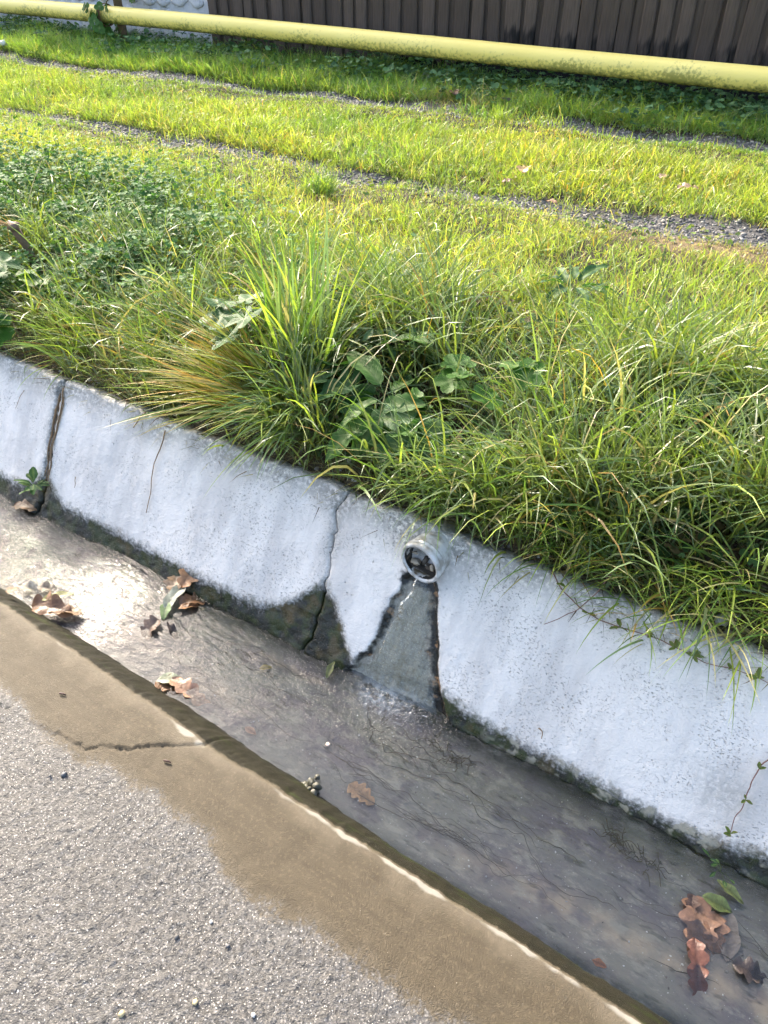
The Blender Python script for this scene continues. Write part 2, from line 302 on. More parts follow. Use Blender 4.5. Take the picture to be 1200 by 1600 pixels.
mc = t.mix(n2, (.004,.0042,.003), (.032,.030,.020)); mc = t.mix(t.math('MULTIPLY', t.sm(n1,.42,.58), .9), mc, t.mix(n2, (.009,.013,.003), (.055,.066,.018))); mc = t.mix(t.math('MULTIPLY', t.sm(t.noise(11,4),.56,.70), .7), mc, (.085,.055,.026)); mc = t.mix(t.math('MULTIPLY', t.sm(n3,.60,.75), .5), mc, (.16,.155,.125))
mf = t.math('ADD', t.math('ADD', moss, t.math('MULTIPLY', t.math('SUBTRACT', n1, .5), 2.4)), t.math('MULTIPLY', t.math('SUBTRACT', n2, .5), 2.6))
c = t.mix(t.sm(mf, -1.1, 1.2), white, mc)
rc = t.mix(n2, (.10,.09,.072), (.36,.335,.27)); rc = t.mix(t.sm(n3,.58,.75), rc, (.42,.41,.38)); rc = t.mix(t.math('MULTIPLY', t.sm(t.noise(30,4,.6,t.mp((2,.4,.4))), .5,.65), .5), rc, (.14,.115,.07))
rf = t.math('ADD', run, t.math('MULTIPLY', t.math('SUBTRACT', n2, .5), 1.2)); c = t.mix(t.sm(rf, -.1, .35), c, rc)
rmf = t.math('ADD', rim, t.math('MULTIPLY', t.math('SUBTRACT', t.noise(55,4,.6), .5), 1.5)); rmc = t.mix(t.sm(t.noise(38,3),.56,.66), (.012,.011,.009), (.21,.12,.06)); c = t.mix(t.sm(rmf, .25, .95), c, rmc)
c = t.mix(t.math('MULTIPLY', lich, t.sm(t.noise(24,3,.6), .52, .62)), c, (.34,.31,.235))
ro = t.mix(t.math('MAXIMUM', t.sm(run,-.1,.3), t.sm(moss,0,1.5)), (.8,)*3, (.28,)*3)
b = t.bump(n2, .0026, .8); b = t.bump(t.math('SUBTRACT', 1, pits), .003, .8, b); b = t.bump(n3, .0010, .8, b)
WALLM = t.done(t.pbsdf(c, ro, .4, b))
lining = thing('concrete_ditch_lining', 'sloping whitewashed concrete ditch lining with a mossy dark foot', 'wall', (0, WA[0], WA[1]))
def jx(s, which):
    if which == 0: return pl(s, [(-.4,-2.00),(.09,-2.009),(.22,-2.004),(.415,-2.011),(.70,-2.024),(1.3,-2.03)])
    return pl(s, [(-.4,-.95),(-.014,-.92),(.088,-.904),(.252,-.908),(.453,-.908),(.577,-.917),(.773,-.927),(.881,-.943),(1.05,-.923),(1.3,-.90)])
MT = [(-20,.16),(-2.2,.15),(-2.09,.17),(-2.0,.30),(-1.95,.22),(-1.9,.165),(-1.6,.145),(-1.336,.135),(-1.098,.145),(-1.02,.209),(-.956,.354),(-.908,.453),(-.865,.377),(-.825,.25),(-.771,.097),(-.74,.11),(-.52,.17),(-.45,.12),(-.31,.10),(-.15,.095),(0,.085),(.14,.085),(.254,.15),(.5,.16),(20,.16)]
RL = [(-.4,-.83),(0,-.79),(.108,-.761),(.195,-.736),(.326,-.727),(.412,-.722),(.536,-.718),(.63,-.702),(.76,-.69)]
RR = [(-.4,-.42),(0,-.475),(.132,-.511),(.227,-.533),(.431,-.563),(.595,-.593),(.712,-.613),(.76,-.62)]
def slab(ia, ib):
    s = np.concatenate([np.arange(-.30, 1.0, .0125), [1.0]]); ns = len(s)
    la = jx(s, ia) if ia is not None else np.full(ns, -30.); lb = jx(s, ib) if ib is not None else np.full(ns, 30.)
    jag = lambda w, sd: fbm(s*WL, s*0+sd, 40, 4, 70+sd)*w
    if ia is not None: la = la+jag(.022 if ia else .03, ia)+(.0006 if ia else .0025)
    if ib is not None: lb = lb+jag(.022 if ib else .03, ib)-(.0006 if ib else .0025)
    if ia is None: u = np.concatenate([[-30,-16,-9,-6,-4.5,-3.6], np.arange(-3.0, -2.03, .0065)]); a_, b_ = -30., -2.0365
    elif ib is None: u = np.concatenate([np.arange(-.9, .55, .0055), [.6,.75,1,1.5,2.5,4,8,16,30]]); a_, b_ = -.9, 30.
    else: u = np.linspace(-2, -.92, 185); a_, b_ = -2., -.92
    X = np.empty((len(u), ns))
    for k in range(ns):
        if ia is None: X[:,k] = u+(lb[k]-u[-1])*sstep(-2.6, u[-1], u)
        elif ib is None: X[:,k] = u+(la[k]-u[0])*sstep(-.70, u[0], u)
        else: X[:,k] = la[k]+(lb[k]-la[k])*(u-u[0])/(u[-1]-u[0])
    S = np.repeat(s[None], len(u), 0); S = S*np.where(S > .5, 1+(.03*fbm(X, X*0, 6, 4, 77)+.02*fbm(X, X*0, 30, 2, 78))*((S-.5)/.5), 1)
    v = S*WL
    d = .010*fbm(X,v,2.5,3,80)*2+.0011*fbm(X,v,35,3,81)*2+.0008*fbm(X,v,110,2,82)*2
    for J, wd, dp in ((0,.004,.022),(1,.0020,.008)):
        dd = np.full(X.shape, 9.)
        if ia == J: dd = X-la[None]
        if ib == J: dd = np.minimum(dd, lb[None]-X)
        d = d-dp*np.exp(-(np.clip(dd,0,9)/wd)**1.3)
        if J == 1: d = d-.004*np.exp(-(np.clip(dd,0,9)/.014)**2)*sstep(.45,.7,S)*(.6+fbm(X,v,60,2,83)*2)
    moss = (pl(X, MT)-S)*WL/.02
    moss = np.maximum(moss, -1.9+2.0*np.exp(-(np.abs(X-jx(S,0))/.016)**2))
    RLx, RRx = pl(S, RL)+fbm(X,v,30,3,85)*.030, pl(S, RR)+fbm(X,v,30,3,86)*.014
    ins = np.minimum(np.minimum(X-RLx, RRx-X), (.76-S)*WL); runoff = np.clip(ins/.012, -4, 4)
    d = d-.013*sstep(-.003,.012,ins)+.003*sstep(.01,.04,ins)*fbm(X*3,v,30,3,87)*2
    d = d+.004*sstep(0,2.,moss)*fbm(X,v,45,3,88)*2-.006*sstep(0,1.,moss)
    rim = np.exp(-((X-RLx-.006)/.012)**2)*(S < .80)*np.clip(.55+1.6*fbm(X,v,14,2,93),0,1)+np.exp(-(np.clip(X-RRx+.006,-9,0)/(.026+.045*np.clip(.6-S,0,1)))**2)*np.exp(-(np.clip(X-RRx+.006,0,9)/.006)**2)*(S < .80)*(1.25-.5*S)*np.clip(.85+1.2*fbm(X,v,12,2,94),.3,1.1)+.9*np.exp(-((X+.665)/.06)**2-((S-.70)/.045)**2)
    rim = np.where(S < .0, 0, rim)*(X > -1.2)
    grey = np.clip(sstep(.80,1.02,S+fbm(X,v,12,3,90)*.15)*.9+np.exp(-(np.abs(X-jx(S,1))/.03)**2)*sstep(.4,.7,S)*.55+.8*np.exp(-(np.abs(X-jx(S,0))/.03)**2)+.75*np.exp(-((X+.64)/.10)**2-((S-.93)/.18)**2)+.55*np.exp(-((X-.13)/.07)**2-((S-.33)/.13)**2)+.5*sstep(.06,0,(S-pl(X,MT))),0,1)
    lich = sstep(-.42,-.30,X)*sstep(.35,.2,X)*np.exp(-((S-.065)/.05)**2)
    P0 = np.stack([X, v*WD[0]+d*WN[0], v*WD[1]+d*WN[1]], -1)
    # turned-in edges give each slab its thickness
    top = P0[:,-1:]+np.array([0,.045,-.012]); P = np.concatenate([P0, P0[:,-1:]+np.array([0,.008,.002]), top, top+np.array([0,.01,-.08])], 1); e = lambda a: np.concatenate([a, a[:,-1:], a[:,-1:], a[:,-1:]], 1)
    back = np.array([0, -WN[0]*.055, -WN[1]*.055])
    P = np.concatenate([P[:1]+back, P, P[-1:]+back], 0); e2 = lambda a: (lambda q: np.concatenate([q[:1], q, q[-1:]], 0))(e(a))
    me = mesh_np('concrete_slab', P.reshape(-1,3), gridq(P.shape[0], P.shape[1]))
    for nm, a in (('moss',moss),('runoff',runoff),('rim',rim),('grey',grey),('lichen',lich),('stream',runoff)): fattr(me, nm, e2(a))
    return me
for (a, b_), lb in (((None,0),'whitewashed slab at the left end, past the root-filled joint'),((0,1),'widest whitewashed slab between the root-filled joint and the hairline crack'),((1,None),'whitewashed slab pierced by the drain pipe, with a washed-out grey streak')):
    o = obj('concrete_slab', slab(a, b_), WALLM, lining); o['label'] = lb

# ------------------------------------------------------------------ thin sheet of drain water running down the chute
u = np.linspace(0,1,34); sv = np.linspace(.70,-.06,90); U_, S_ = np.meshgrid(u, sv, indexing='ij')
xl_ = pl(S_, RL)+.020+fbm(S_*WL, S_*0, 30, 3, 96)*.014; xr_ = pl(S_, RR)-.030+fbm(S_*WL, S_*0+5, 30, 3, 97)*.014
Xs = xl_+(xr_-xl_)*U_; v = S_*WL; d = .010*fbm(Xs,v,2.5,3,80)*2-.0085+.0006*fbm(Xs*2.2,v*.5,45,3,98)*2-.006*(1-np.sin(np.pi*U_))**2+.006*sstep(.05,-.03,S_)
me = mesh_np('drain_stream', np.stack([Xs, WA[0]+v*WD[0]+d*WN[0], WA[1]+v*WD[1]+d*WN[1]], -1).reshape(-1,3), gridq(34,90)); fattr(me, 'turb', Xs*0+.22); fattr(me, 'foam', np.clip(.02+.30*sstep(.12,-.02,S_)*np.sin(np.pi*U_),0,1))
tag(obj('drain_stream', me, WATER), 'thin water running from the drain pipe down the lining', kind='structure')

# ------------------------------------------------------------------ drain pipe in the lining
t = NT('white_plastic'); n = t.noise(40,4); c = t.mix(t.math('MULTIPLY', t.sm(n,.38,.62), .75), (.60,.59,.57), (.24,.21,.165)); PVC = t.done(t.pbsdf(c, .35, .5, t.bump(n,.001)))
t = NT('fouled_plastic'); n = t.noise(38,4,.55); c = t.mix(t.sm(n,.53,.57), (.022,.02,.017), (.55,.52,.46)); c = t.mix(t.sm(t.noise(30,4),.56,.66), c, (.16,.12,.075)); FOUL = t.done(t.pbsdf(c, .4, .4, t.bump(n,.003)))
pc = Wp(657, 880, .040); ax = Vector((.10, .99, .02)).normalized()
drain = thing('drain_pipe', 'white plastic drain pipe with fouled mouth sticking out of ditch lining', 'pipe', pc, rot=(0,0,0))
q = ax.to_track_quat('Y', 'Z').to_euler()
for nm, prof, m in (('pipe_body', [(.0605,.018),(.0600,.045),(.0585,.052),(.0520,.066),(.0515,.13),(.047,.13)], PVC),
                    ('socket_rim', [(.0525,.0),(.0545,-.005),(.0615,-.005),(.0640,.0),(.0645,.006),(.0625,.010),(.0625,.013),(.0640,.016),(.0640,.021),(.0606,.024)], PVC),
                    ('inner_lining', [(.0526,-.001),(.0522,.02),(.0520,.05),(.048,.062),(.047,.12),(.001,.125)], FOUL)):
    V, Q = lathe([(r_*.9, y_) for r_, y_ in prof]); obj(nm, mesh_np(nm, V, Q), m, drain, rot=q)
# silt lying in the mouth
u = np.linspace(-1,1,15); vv = np.linspace(.004,.10,12); U_, V_ = np.meshgrid(u, vv, indexing='ij'); hw = .0440
Zs = -.030+.012*(V_/.1)+fbm(U_,V_*40,2,3,99)*.008; wd = np.sqrt(np.maximum(.0465**2-Zs**2, 0))*np.where(V_>.05,.85,1)
obj('silt', mesh_np('silt', np.stack([U_*wd, V_, Zs], -1).reshape(-1,3), gridq(15,12)), simple('dark_silt', (.05,.042,.035), .35, 80, .5, .004), drain, rot=q)

for i, (a_, b_, c_, s_) in enumerate(((-.022,.012,-.016,.012),(.012,.02,-.022,.010),(.026,.014,-.012,.009),(-.006,.03,-.018,.014),(-.03,.02,.004,.008))):
    V, T = ico(300+i,.4,2); obj('debris', mesh_np('debris', V*s_, None, T), simple('pale_debris', ((.34,.29,.22),(.10,.08,.06))[i % 2], .6, 90, .5, .004), drain, Vector((a_,b_,c_)), (i,i*.7,0)).matrix_parent_inverse = q.to_matrix().to_4x4()

# ------------------------------------------------------------------ board fence, plaster wall, gas pipe at the back
t = NT('weathered_boards'); oi = t.n('ObjectInfo').outputs['Random']; g1 = t.noise(9, 6, .62, t.mp((14,14,.7))); g2 = t.noise(30, 4, .6, t.mp((8,8,.5)))
c = t.mix(g1, (.036,.026,.020), (.125,.094,.075)); c = t.mix(t.math('MULTIPLY', g2, .4), c, (.03,.024,.02)); c = t.mix(t.math('MULTIPLY', oi, .55), c, t.mix(g1, (.062,.044,.034), (.21,.16,.13)))
rot_ = t.math('SUBTRACT', t.attr('foot'), t.math('MULTIPLY', t.noise(6,5,.6,t.mp((3.2,3.2,.8))), 1.1)); rot_ = t.math('ADD', rot_, t.math('MULTIPLY', t.math('SUBTRACT', oi, .5), .35)); c = t.mix(t.sm(rot_, -.10, .16), c, (.012,.0105,.010))
BOARD = t.done(t.pbsdf(c, .8, .25, t.bump(g1, .006)))
FY0 = 5.72
fence = thing('board_fence', 'dark weathered vertical board fence behind the yellow pipe', 'fence', (-2, FY0, .4))
bx = -5.36; k = 0; meshes = []
while bx < 1.6:
    wd = random.uniform(.075, .115); back = (k % 2)*.024+random.uniform(-.004,.004)
    zb = float(pl(bx, [(-5.4,.36),(-4.6,.40),(-3.2,.55),(-2.6,.63),(-1.6,.655),(1,.67)]))+random.uniform(-.035,.035)-(.03 if k % 2 else 0)
    nz = 9; zz = np.linspace(zb, 1.52+random.uniform(-.02,.02), nz); cut = random.uniform(-.045,.045); P = []
    bow = random.uniform(-.008,.008); pt = random.uniform(0,.05) if bx > -2.8 else 0
    for i, z in enumerate(zz):
        f_ = i/(nz-1); off = bow*math.sin(f_*3.14)
        for (ux, uy) in ((0,0),(.12,-.006),(.5,-.008+random.uniform(-.001,.001)),(.88,-.006),(1,0),(1,.02),(0,.02)):
            zz_ = z+((ux-.5)*cut-abs(ux-.5)*0+(-pt*(1-abs(2*ux-1)) if i == 0 else 0) if i == 0 else 0)
            P.append((ux*wd+off, uy, zz_-.4))
    P = np.array(P); Q = []
    for i in range(nz-1):
        for j in range(7): Q.append([i*7+j, i*7+(j+1)%7, (i+1)*7+(j+1)%7, (i+1)*7+j])
    T = [[0,j+1,j] for j in range(1,6)]
    me = mesh_np('board', P, np.array(Q), np.array(T), smooth=False)
    fattr(me, 'foot', .62-(P[:,2]+.4-zb)*float(pl(bx,[(-5,4.5),(-2.6,2.0),(1,2.2)])))
    obj('board', me, BOARD, fence, (bx+2, back, 0), (0, R(random.uniform(-1.3,1.3)), 0))
    bx += wd*random.uniform(.62,.82); k += 1
BLK = simple('near_black_wood', (.012,.011,.011), .9, 20, .4)
V, Q = box(-5.34,1.8,.05,.08,-.2,.55); V[:,0] += 2; obj('base_strip', mesh_np('base_strip', V, Q, smooth=False), BLK, fence)  # near-black strip behind and below the board ends
for z in (.62, 1.15):
    V, Q = box(-5.34,1.8,.05,.09,z,z+.08); V[:,0] += 2; obj('rail', mesh_np('rail', V, Q, smooth=False), BLK, fence)
for x in (-5.3,-3.3,-1.3,.7):
    V, Q = box(x,x+.1,.092,.19,-.3,1.35); V[:,0] += 2; obj('fence_post', mesh_np('fence_post', V, Q, smooth=False), BLK, fence)
t = NT('white_plaster'); n = t.noise(12,5); c = t.mix(n, (.50,.49,.50), (.68,.67,.68)); c = t.mix(t.math('MULTIPLY', t.sm(t.noise(25,5),.55,.7), .5), c, (.3,.3,.28)); PLAST = t.done(t.pbsdf(c, .85, .3, t.bump(t.noise(60,4),.006)))
pw = thing('plaster_wall', 'white stamped plaster wall left of the board fence', 'wall', (-7, FY0+.06, .4))
V, Q = box(-16,-5.37,0,.25,.2,1.75); V -= np.array([-7,0,.4]); obj('wall_face', mesh_np('wall_face', V, Q, smooth=False), PLAST, pw)
z = .40; row = 0
while z < 1.05:
    hh = random.uniform(.095,.13); x = -9.6+random.uniform(0,.1)
    while x < -5.55:
        ww = random.uniform(.11,.21)
        nr, na = 4, 14; th = np.arange(na)*2*np.pi/na; sq = .80+.2*np.abs(np.cos(2*th)); P = [(0,-.018-random.uniform(0,.006),0)]
        for r_, yy in ((.55,-.018),(.88,-.015),(.98,-.004),(1.0,.006)):
            for a, s_ in zip(th, sq): P.append((math.cos(a)*ww*.5*r_*s_*1.12*(1+random.uniform(-.02,.02)), yy+.004*math.sin(a), math.sin(a)*hh*.5*r_*s_*1.1))
        T = [[0,1+(j+1)%na,1+j] for j in range(na)]; Q = [[1+i*na+j,1+i*na+(j+1)%na,1+(i+1)*na+(j+1)%na,1+(i+1)*na+j] for i in range(nr-1) for j in range(na)]
        obj('relief_stone', mesh_np('relief_stone', np.array(P), np.array(Q), np.array(T)), PLAST, pw, (x+ww/2+7, 0, z-.4+random.uniform(-.012,.012)), (0, R(random.uniform(-14,14)), 0))
        x += ww+random.uniform(.008,.02)
    z += hh+.012; row += 1
t = NT('yellow_paint'); n = t.noise(5,5,.6,t.mp((.4,1,1))); n2 = t.noise(45,5,.65); low = t.attr('low'); n3 = t.noise(2.2,3)
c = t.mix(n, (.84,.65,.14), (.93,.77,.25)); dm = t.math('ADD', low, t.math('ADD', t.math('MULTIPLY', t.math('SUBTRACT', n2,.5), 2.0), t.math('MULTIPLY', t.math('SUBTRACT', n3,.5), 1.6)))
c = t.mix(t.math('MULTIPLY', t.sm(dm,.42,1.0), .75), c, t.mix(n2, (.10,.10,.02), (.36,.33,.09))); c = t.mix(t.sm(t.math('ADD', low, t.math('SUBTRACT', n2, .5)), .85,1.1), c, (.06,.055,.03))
YEL = t.done(t.pbsdf(c, .45, .45, t.bump(n2,.0015)))
px_ = np.concatenate([[-30,-20,-14,-11], np.arange(-9.6,1.4,.06), [2,3,5,9,20]]); rad = .067*(1+.012*fbm(px_, px_*0, 3, 2, 5)); rad = rad*(1+.045*np.exp(-((px_+3.05)/.012)**2)+.045*np.exp(-((px_-.2)/.012)**2))
PY, PZ = 5.45, .648
pz_ = PZ+.006*np.sin(px_*.9); V, Q, T = tube(np.stack([px_, PY+.004*np.sin(px_*.6), pz_], -1), rad, 28)
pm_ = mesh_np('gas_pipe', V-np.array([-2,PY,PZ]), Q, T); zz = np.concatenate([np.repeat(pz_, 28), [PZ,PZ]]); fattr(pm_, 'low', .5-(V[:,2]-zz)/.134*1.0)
tag(obj('gas_pipe', pm_, YEL, loc=(-2,PY,PZ)), 'long yellow painted gas pipe running above the grass in front of the fence', 'pipe')
bx_, by_, _ = Yp(190, 45, PY+.15); gz = float(zt(bx_, by_))
zs = np.linspace(-.25, 1.1, 12); V, Q, T = tube(np.stack([.01*np.sin(zs*5), zs*0, zs], -1), .040*(1-.1*zs), 9)
post = thing('wooden_post', 'brown wooden post behind the yellow pipe, wound with green ivy', 'post', (bx_, by_, gz)); WOOD = simple('post_wood', (.16,.11,.06), .85, 25, .6, .01)
obj('post_shaft', mesh_np('post_shaft', V, Q, T), WOOD, post); V, Q = lathe([(.084,-.02),(.088,-.02),(.088,.02),(.084,.02)], 24); obj('pipe_clamp', mesh_np('pipe_clamp', V, Q), simple('rusty_steel', (.14,.08,.04), .7), post, (0, PY-by_, PZ-gz), (0,0,R(90)))
sl_ = Yp(8, 46, 5.5); V, Q = box(-.14,.13,-.14,.12,-.02,.02); V[:,2] += V[:,0]*.10
slabo = obj('paving_slab', mesh_np('paving_slab', V, Q, smooth=False), simple('dark_grey_slab', (.16,.18,.19), .7, 30, .3, .004), loc=(sl_[0], sl_[1], .475), rot=(R(-6),0,R(14))); mod = slabo.modifiers.new('bevel','BEVEL'); mod.width = .008; mod.segments = 2
tag(slabo, 'flat dark grey slab lying by the plaster wall at far left', 'slab')
WSTONE = simple('white_stone', (.55,.54,.52), .8, 40, .25, .01)
for i, (a, b_, s_, lb) in enumerate(((66,53,.045,'left white stone in the grass at the plaster wall foot'),(90,50,.04,'right white stone in the grass at the plaster wall foot'),(4,67,.04,'small white stone in grass below the dark slab'))):
    V, T = ico(i+5,.2,2); p = G(a, b_, .05); tag(obj('white_stone', mesh_np('white_stone', V*s_, None, T), WSTONE, loc=p), lb, 'stone', 'white stones by the plaster wall')

# ------------------------------------------------------------------ grass: single blades, thousands of them
FRESH, YEL_G, BLUE_G, STRAW, RUST, LIME = [np.array(c) for c in ((.115,.225,.036),(.29,.37,.05),(.19,.28,.13),(.52,.45,.21),(.52,.31,.07),(.34,.46,.075))]
def blades(P, az, L, wd, tilt, bend, c0, c1, seg=4, twist=.6, pw=1.3):
    n = len(P); s = np.linspace(0, 1, seg+1); th = tilt[:,None]+bend[:,None]*s[None]**pw
    thm = (th[:,1:]+th[:,:-1])/2; st = (L/seg)[:,None]
    ca, sa = np.cos(az)[:,None], np.sin(az)[:,None]
    dx = np.cumsum(np.sin(thm)*ca*st, 1); dy = np.cumsum(np.sin(thm)*sa*st, 1); dz = np.cumsum(np.cos(thm)*st, 1)
    z = np.zeros((n,1)); C = P[:,None]+np.stack([np.concatenate([z,dx],1), np.concatenate([z,dy],1), np.concatenate([z,dz],1)], -1)
    tw = rng.normal(0, twist, n)[:,None]; nx = np.cos(th)*ca; ny = np.cos(th)*sa; nz = -np.sin(th)
    S = np.stack([-sa*np.cos(tw)+nx*np.sin(tw), ca*np.cos(tw)+ny*np.sin(tw), nz*np.sin(tw)], -1)
    ww = (wd[:,None]*(.75+.25*np.minimum(1,s*4))*(1-s**2.4))[...,None]*.5
    Lf, Rt = (C-S*ww)[:,:-1], (C+S*ww)[:,:-1]; V = np.concatenate([np.stack([Lf,Rt],2).reshape(n,-1,3), C[:,-1:]], 1); m = 2*seg+1
    col = c0[:,None]*(1-s[None,:,None])+c1[:,None]*s[None,:,None]
    VC = np.concatenate([np.repeat(col[:,:-1], 2, 1), col[:,-1:]], 1)
    b = (np.arange(n)*m)[:,None]; k = np.arange(seg-1)*2
    Q = np.stack([b+k, b+k+1, b+k+3, b+k+2], -1).reshape(-1,4); T = np.stack([b[:,0]+2*seg-2, b[:,0]+2*seg-1, b[:,0]+2*seg], -1)
    return V.reshape(-1,3), Q, T, VC.reshape(-1,3)
def blade_obj(name, lists, m, parent=None, loc=(0,0,0)):
    Vs, Qs, Ts, Cs = [], [], [], []; o = 0
    for V, Q, T, C in lists: Vs.append(V); Qs.append(Q+o); Ts.append(T+o); Cs.append(C); o += len(V)
    me = mesh_np(name, np.concatenate(Vs)-np.array(loc), np.concatenate(Qs), np.concatenate(Ts)); cattr(me, np.clip(np.concatenate(Cs), 0, 1)); return obj(name, me, m, parent, loc)
def pick(n, cols, w_):
    w_ = np.array(w_, float); i = rng.choice(len(cols), n, p=w_/w_.sum()); return np.array(cols)[i]
GRASS = foliage('grass_blades', .48, .40, .5); BANKG = foliage('bank_grass_blades', .40, .38, .55)
def scatter(n, y0, y1, x0=-10.5, x1=2.2):
    x = rng.uniform(x0, x1, n); y = rng.uniform(y0, y1, n); P = np.stack([x, y, zt(x, y)], -1); return P[inview(P)]
def ivy_patch(x, y): return np.clip(np.exp(-((x+3.05+.4*(y-2.1))/.75)**2-((y-1.98)/.48)**2)*1.5, 0, 1)
SPOTS = [(590,680,.13),(650,660,.12),(700,720,.13),(550,645,.11),(540,520,.07),(740,655,.09),(825,645,.08),(660,610,.08),(890,465,.07),(805,765,.07),(1080,670,.10),(1150,685,.07),(985,660,.06),(400,640,.13),(330,660,.11),(460,570,.08),(395,570,.10),(15,540,.08),(62,440,.10)]
SP = [(G(a,b_), r_) for a, b_, r_ in SPOTS]
def cleared(x, y):
    k = np.ones(len(x))
    for p, r_ in SP: k *= 1-.93*np.exp(-(((x-p[0])**2+(y-p[1])**2)/r_**2)**2)
    return k
def right0(x, y): return sstep(-1.7,-1.0,x)*(1-sstep(1.9,2.35,y))
out = []; bank_out = []
# A: rank grass on the bank above the lining
P = scatter(260000, 1.315, 2.45, -5.5, 1.6); x, y = P[:,0], P[:,1]
clump = fbm(x, y, 5.5, 3, 101); lo = 1-sstep(1.9, 2.35, y)
keep = rng.random(len(P)) < np.clip((.33-.09*right0(x,y))+1.5*clump, .04, 1)*(1-.28*right0(x,y))*(1-.5*ivy_patch(x, y))*(.55+.45*sstep(1.33,1.5,y))*cleared(x, y); P = P[keep]; x, y, clump, lo = x[keep], y[keep], clump[keep], lo[keep]; n = len(P)
right = sstep(-1.7, -1.0, x)
L = (rng.gamma(3.2, 1/3.2, n)*(.07+.125*right*lo+.03*lo)*(1+.9*clump)*(.55+.45*cleared(x,y))).clip(.03, .38)
az = np.where(rng.random(n) < .48, rng.normal(-1.9, .9, n), rng.uniform(0, 6.28, n))+fbm(x, y, 3, 2, 103)*2.5
sunny = sstep(1.95, 2.5, y)  # sunlit upper bank, put into the blade colours as brighter and yellower
c0 = pick(n, [FRESH, YEL_G, BLUE_G, STRAW, RUST, LIME], [4.2,1.4,3.8,.9,.2,.7]); yl = (rng.random(n) < (.06+.40*sunny)); c0[yl] = pick(yl.sum(), [YEL_G, LIME, FRESH], [3,2,1])
c0 = c0*rng.uniform(.55,1.35,(n,1))*(.82+.18*sunny[:,None]); base = c0*.6+STRAW*.22
bank_out.append(blades(P, az, L, rng.uniform(.0028,.0058,n)*(1+.30*(L>.16)+.22*right0(x,y)), rng.uniform(.05,.65,n), rng.uniform(.3,2.1,n), base, c0, 5)); nA = n
k = rng.random(n) < .22; bank_out.append(blades(P[k]+np.array([.004,.003,0]), rng.uniform(0,6.28,k.sum()), L[k]*1.15, rng.uniform(.003,.007,k.sum()), rng.uniform(0,.5,k.sum()), rng.uniform(1.2,2.6,k.sum()), base[k], c0[k], 6, .6, 4.0))     # blades kinked near the tip
# B: short mixed sward between bank and near rut
def sward(n0, y0, y1, Lm, cols, wts, cs, seg=3, wid=(.0022,.0042), ker=None):
    P = scatter(n0, y0, y1); x, y = P[:,0], P[:,1]; cl = fbm(x, y, 4.5, 3, cs)
    wn = .085+.03*sstep(-4,-1.5,x)+fbm(x,y,3,3,3)*.08; wf = .12+fbm(x,y,3,3,4)*.08
    inr = np.maximum((1-sstep(.55,1.25,abs(y-rut_near(x))/wn))*(1-.5*np.clip(2.2*np.maximum(0,fbm(x,y,2.2,2,7)),0,1)), (1-sstep(.6,1.3,abs(y-rut_far(x))/wf))*(1-.5*np.clip(2.5*np.maximum(0,fbm(x,y,2,2,9)),0,1)))
    dr = np.exp(-((x+.55)/.4)**2-((y-3.38)/.17)**2)+np.exp(-((x+2.6)/.3)**2-((y-5.02)/.12)**2)
    k = rng.random(len(P)) < np.clip(.8+.9*cl, .3, 1)*(1-.97*inr)*(1-.4*ivy_patch(x,y))*(1-.75*np.clip(dr,0,1)); P = P[k]; cl = cl[k]; x, y = x[k], y[k]; n = len(P)
    low = np.exp(-((y-rut_near(x)+.22)/.22)**2)*.68+np.exp(-((y-rut_far(x)+.25)/.26)**2)*.72; L = (rng.gamma(7,1/7.,n)*Lm*(1+1.1*cl)*(1-low)).clip(.010,.2); az = rng.uniform(0,6.28,n)
    c0 = pick(n, cols, wts)*rng.uniform(.72,1.3,(n,1)); yv = fbm(x, y, 1.7, 3, cs+3)[:,None]
    c0 = c0*(1+np.array([1.1,.5,.2])*yv); dd = dr[k][:,None]; m_ = rng.random((n,1)) < dd*.7; c0 = np.where(m_, STRAW*.8, c0)
    return blades(P, az, L, rng.uniform(*wid,n), rng.uniform(.05,.8,n), rng.uniform(.1,1.5,n), c0*.7+STRAW*.18, c0, seg)
out.append(sward(190000, 2.1, 3.55, .062, [FRESH,YEL_G,LIME,BLUE_G,STRAW,RUST], [1.6,5,2.6,.6,1.2,.4], 111))
out.append(sward(210000, 3.35, 4.95, .062, [FRESH,YEL_G,LIME,BLUE_G,STRAW,RUST], [1.8,5,2.6,.5,1.0,.3], 121, 3, (.003,.0052)))
out.append(sward(190000, 4.8, 5.78, .085, [FRESH*1.5,YEL_G,BLUE_G*1.3,LIME,STRAW], [5,.8,1.2,2.0,.3], 131, 3, (.0032,.006)))
tag(blade_obj('bank_grass', bank_out, BANKG), 'rank green grass hanging over the top of the ditch lining', 'grass', kind='stuff')
tag(blade_obj('grass', out, GRASS), 'short green and yellowish turf along the wheel track', 'grass', kind='stuff')

# ------------------------------------------------------------------ grass tussocks one can point to
def tussock(label, base, n, Lr, az, azs, tilt, bend, wid, cols, wts, rad=.05, tips=None, name='grass_tussock', group='grass tussocks on the bank'):
    a = rng.uniform(0,6.28,n); r = rad*np.sqrt(rng.random(n)); x = base[0]+r*np.cos(a)*1.3; y = base[1]+r*np.sin(a); P = np.stack([x, y, zt(x,y)-.005], -1)
    c0 = pick(n, cols, wts)*rng.uniform(.75,1.3,(n,1)); c1 = c0 if tips is None else np.where(rng.random((n,1)) < .5, c0*.5+np.array(tips)*.5, c0)
    b = blades(P, rng.normal(az, azs, n), rng.uniform(*Lr, n), rng.uniform(*wid, n), np.abs(rng.normal(tilt[0], tilt[1], n)), rng.uniform(*bend, n), c0*.75+STRAW*.1, c1, 7, .5, 1.15)
    loc = (base[0], base[1], float(zt(base[0], base[1])))
    return tag(blade_obj(name, [b], BANKG, None, loc), label, 'grass tussock', group)
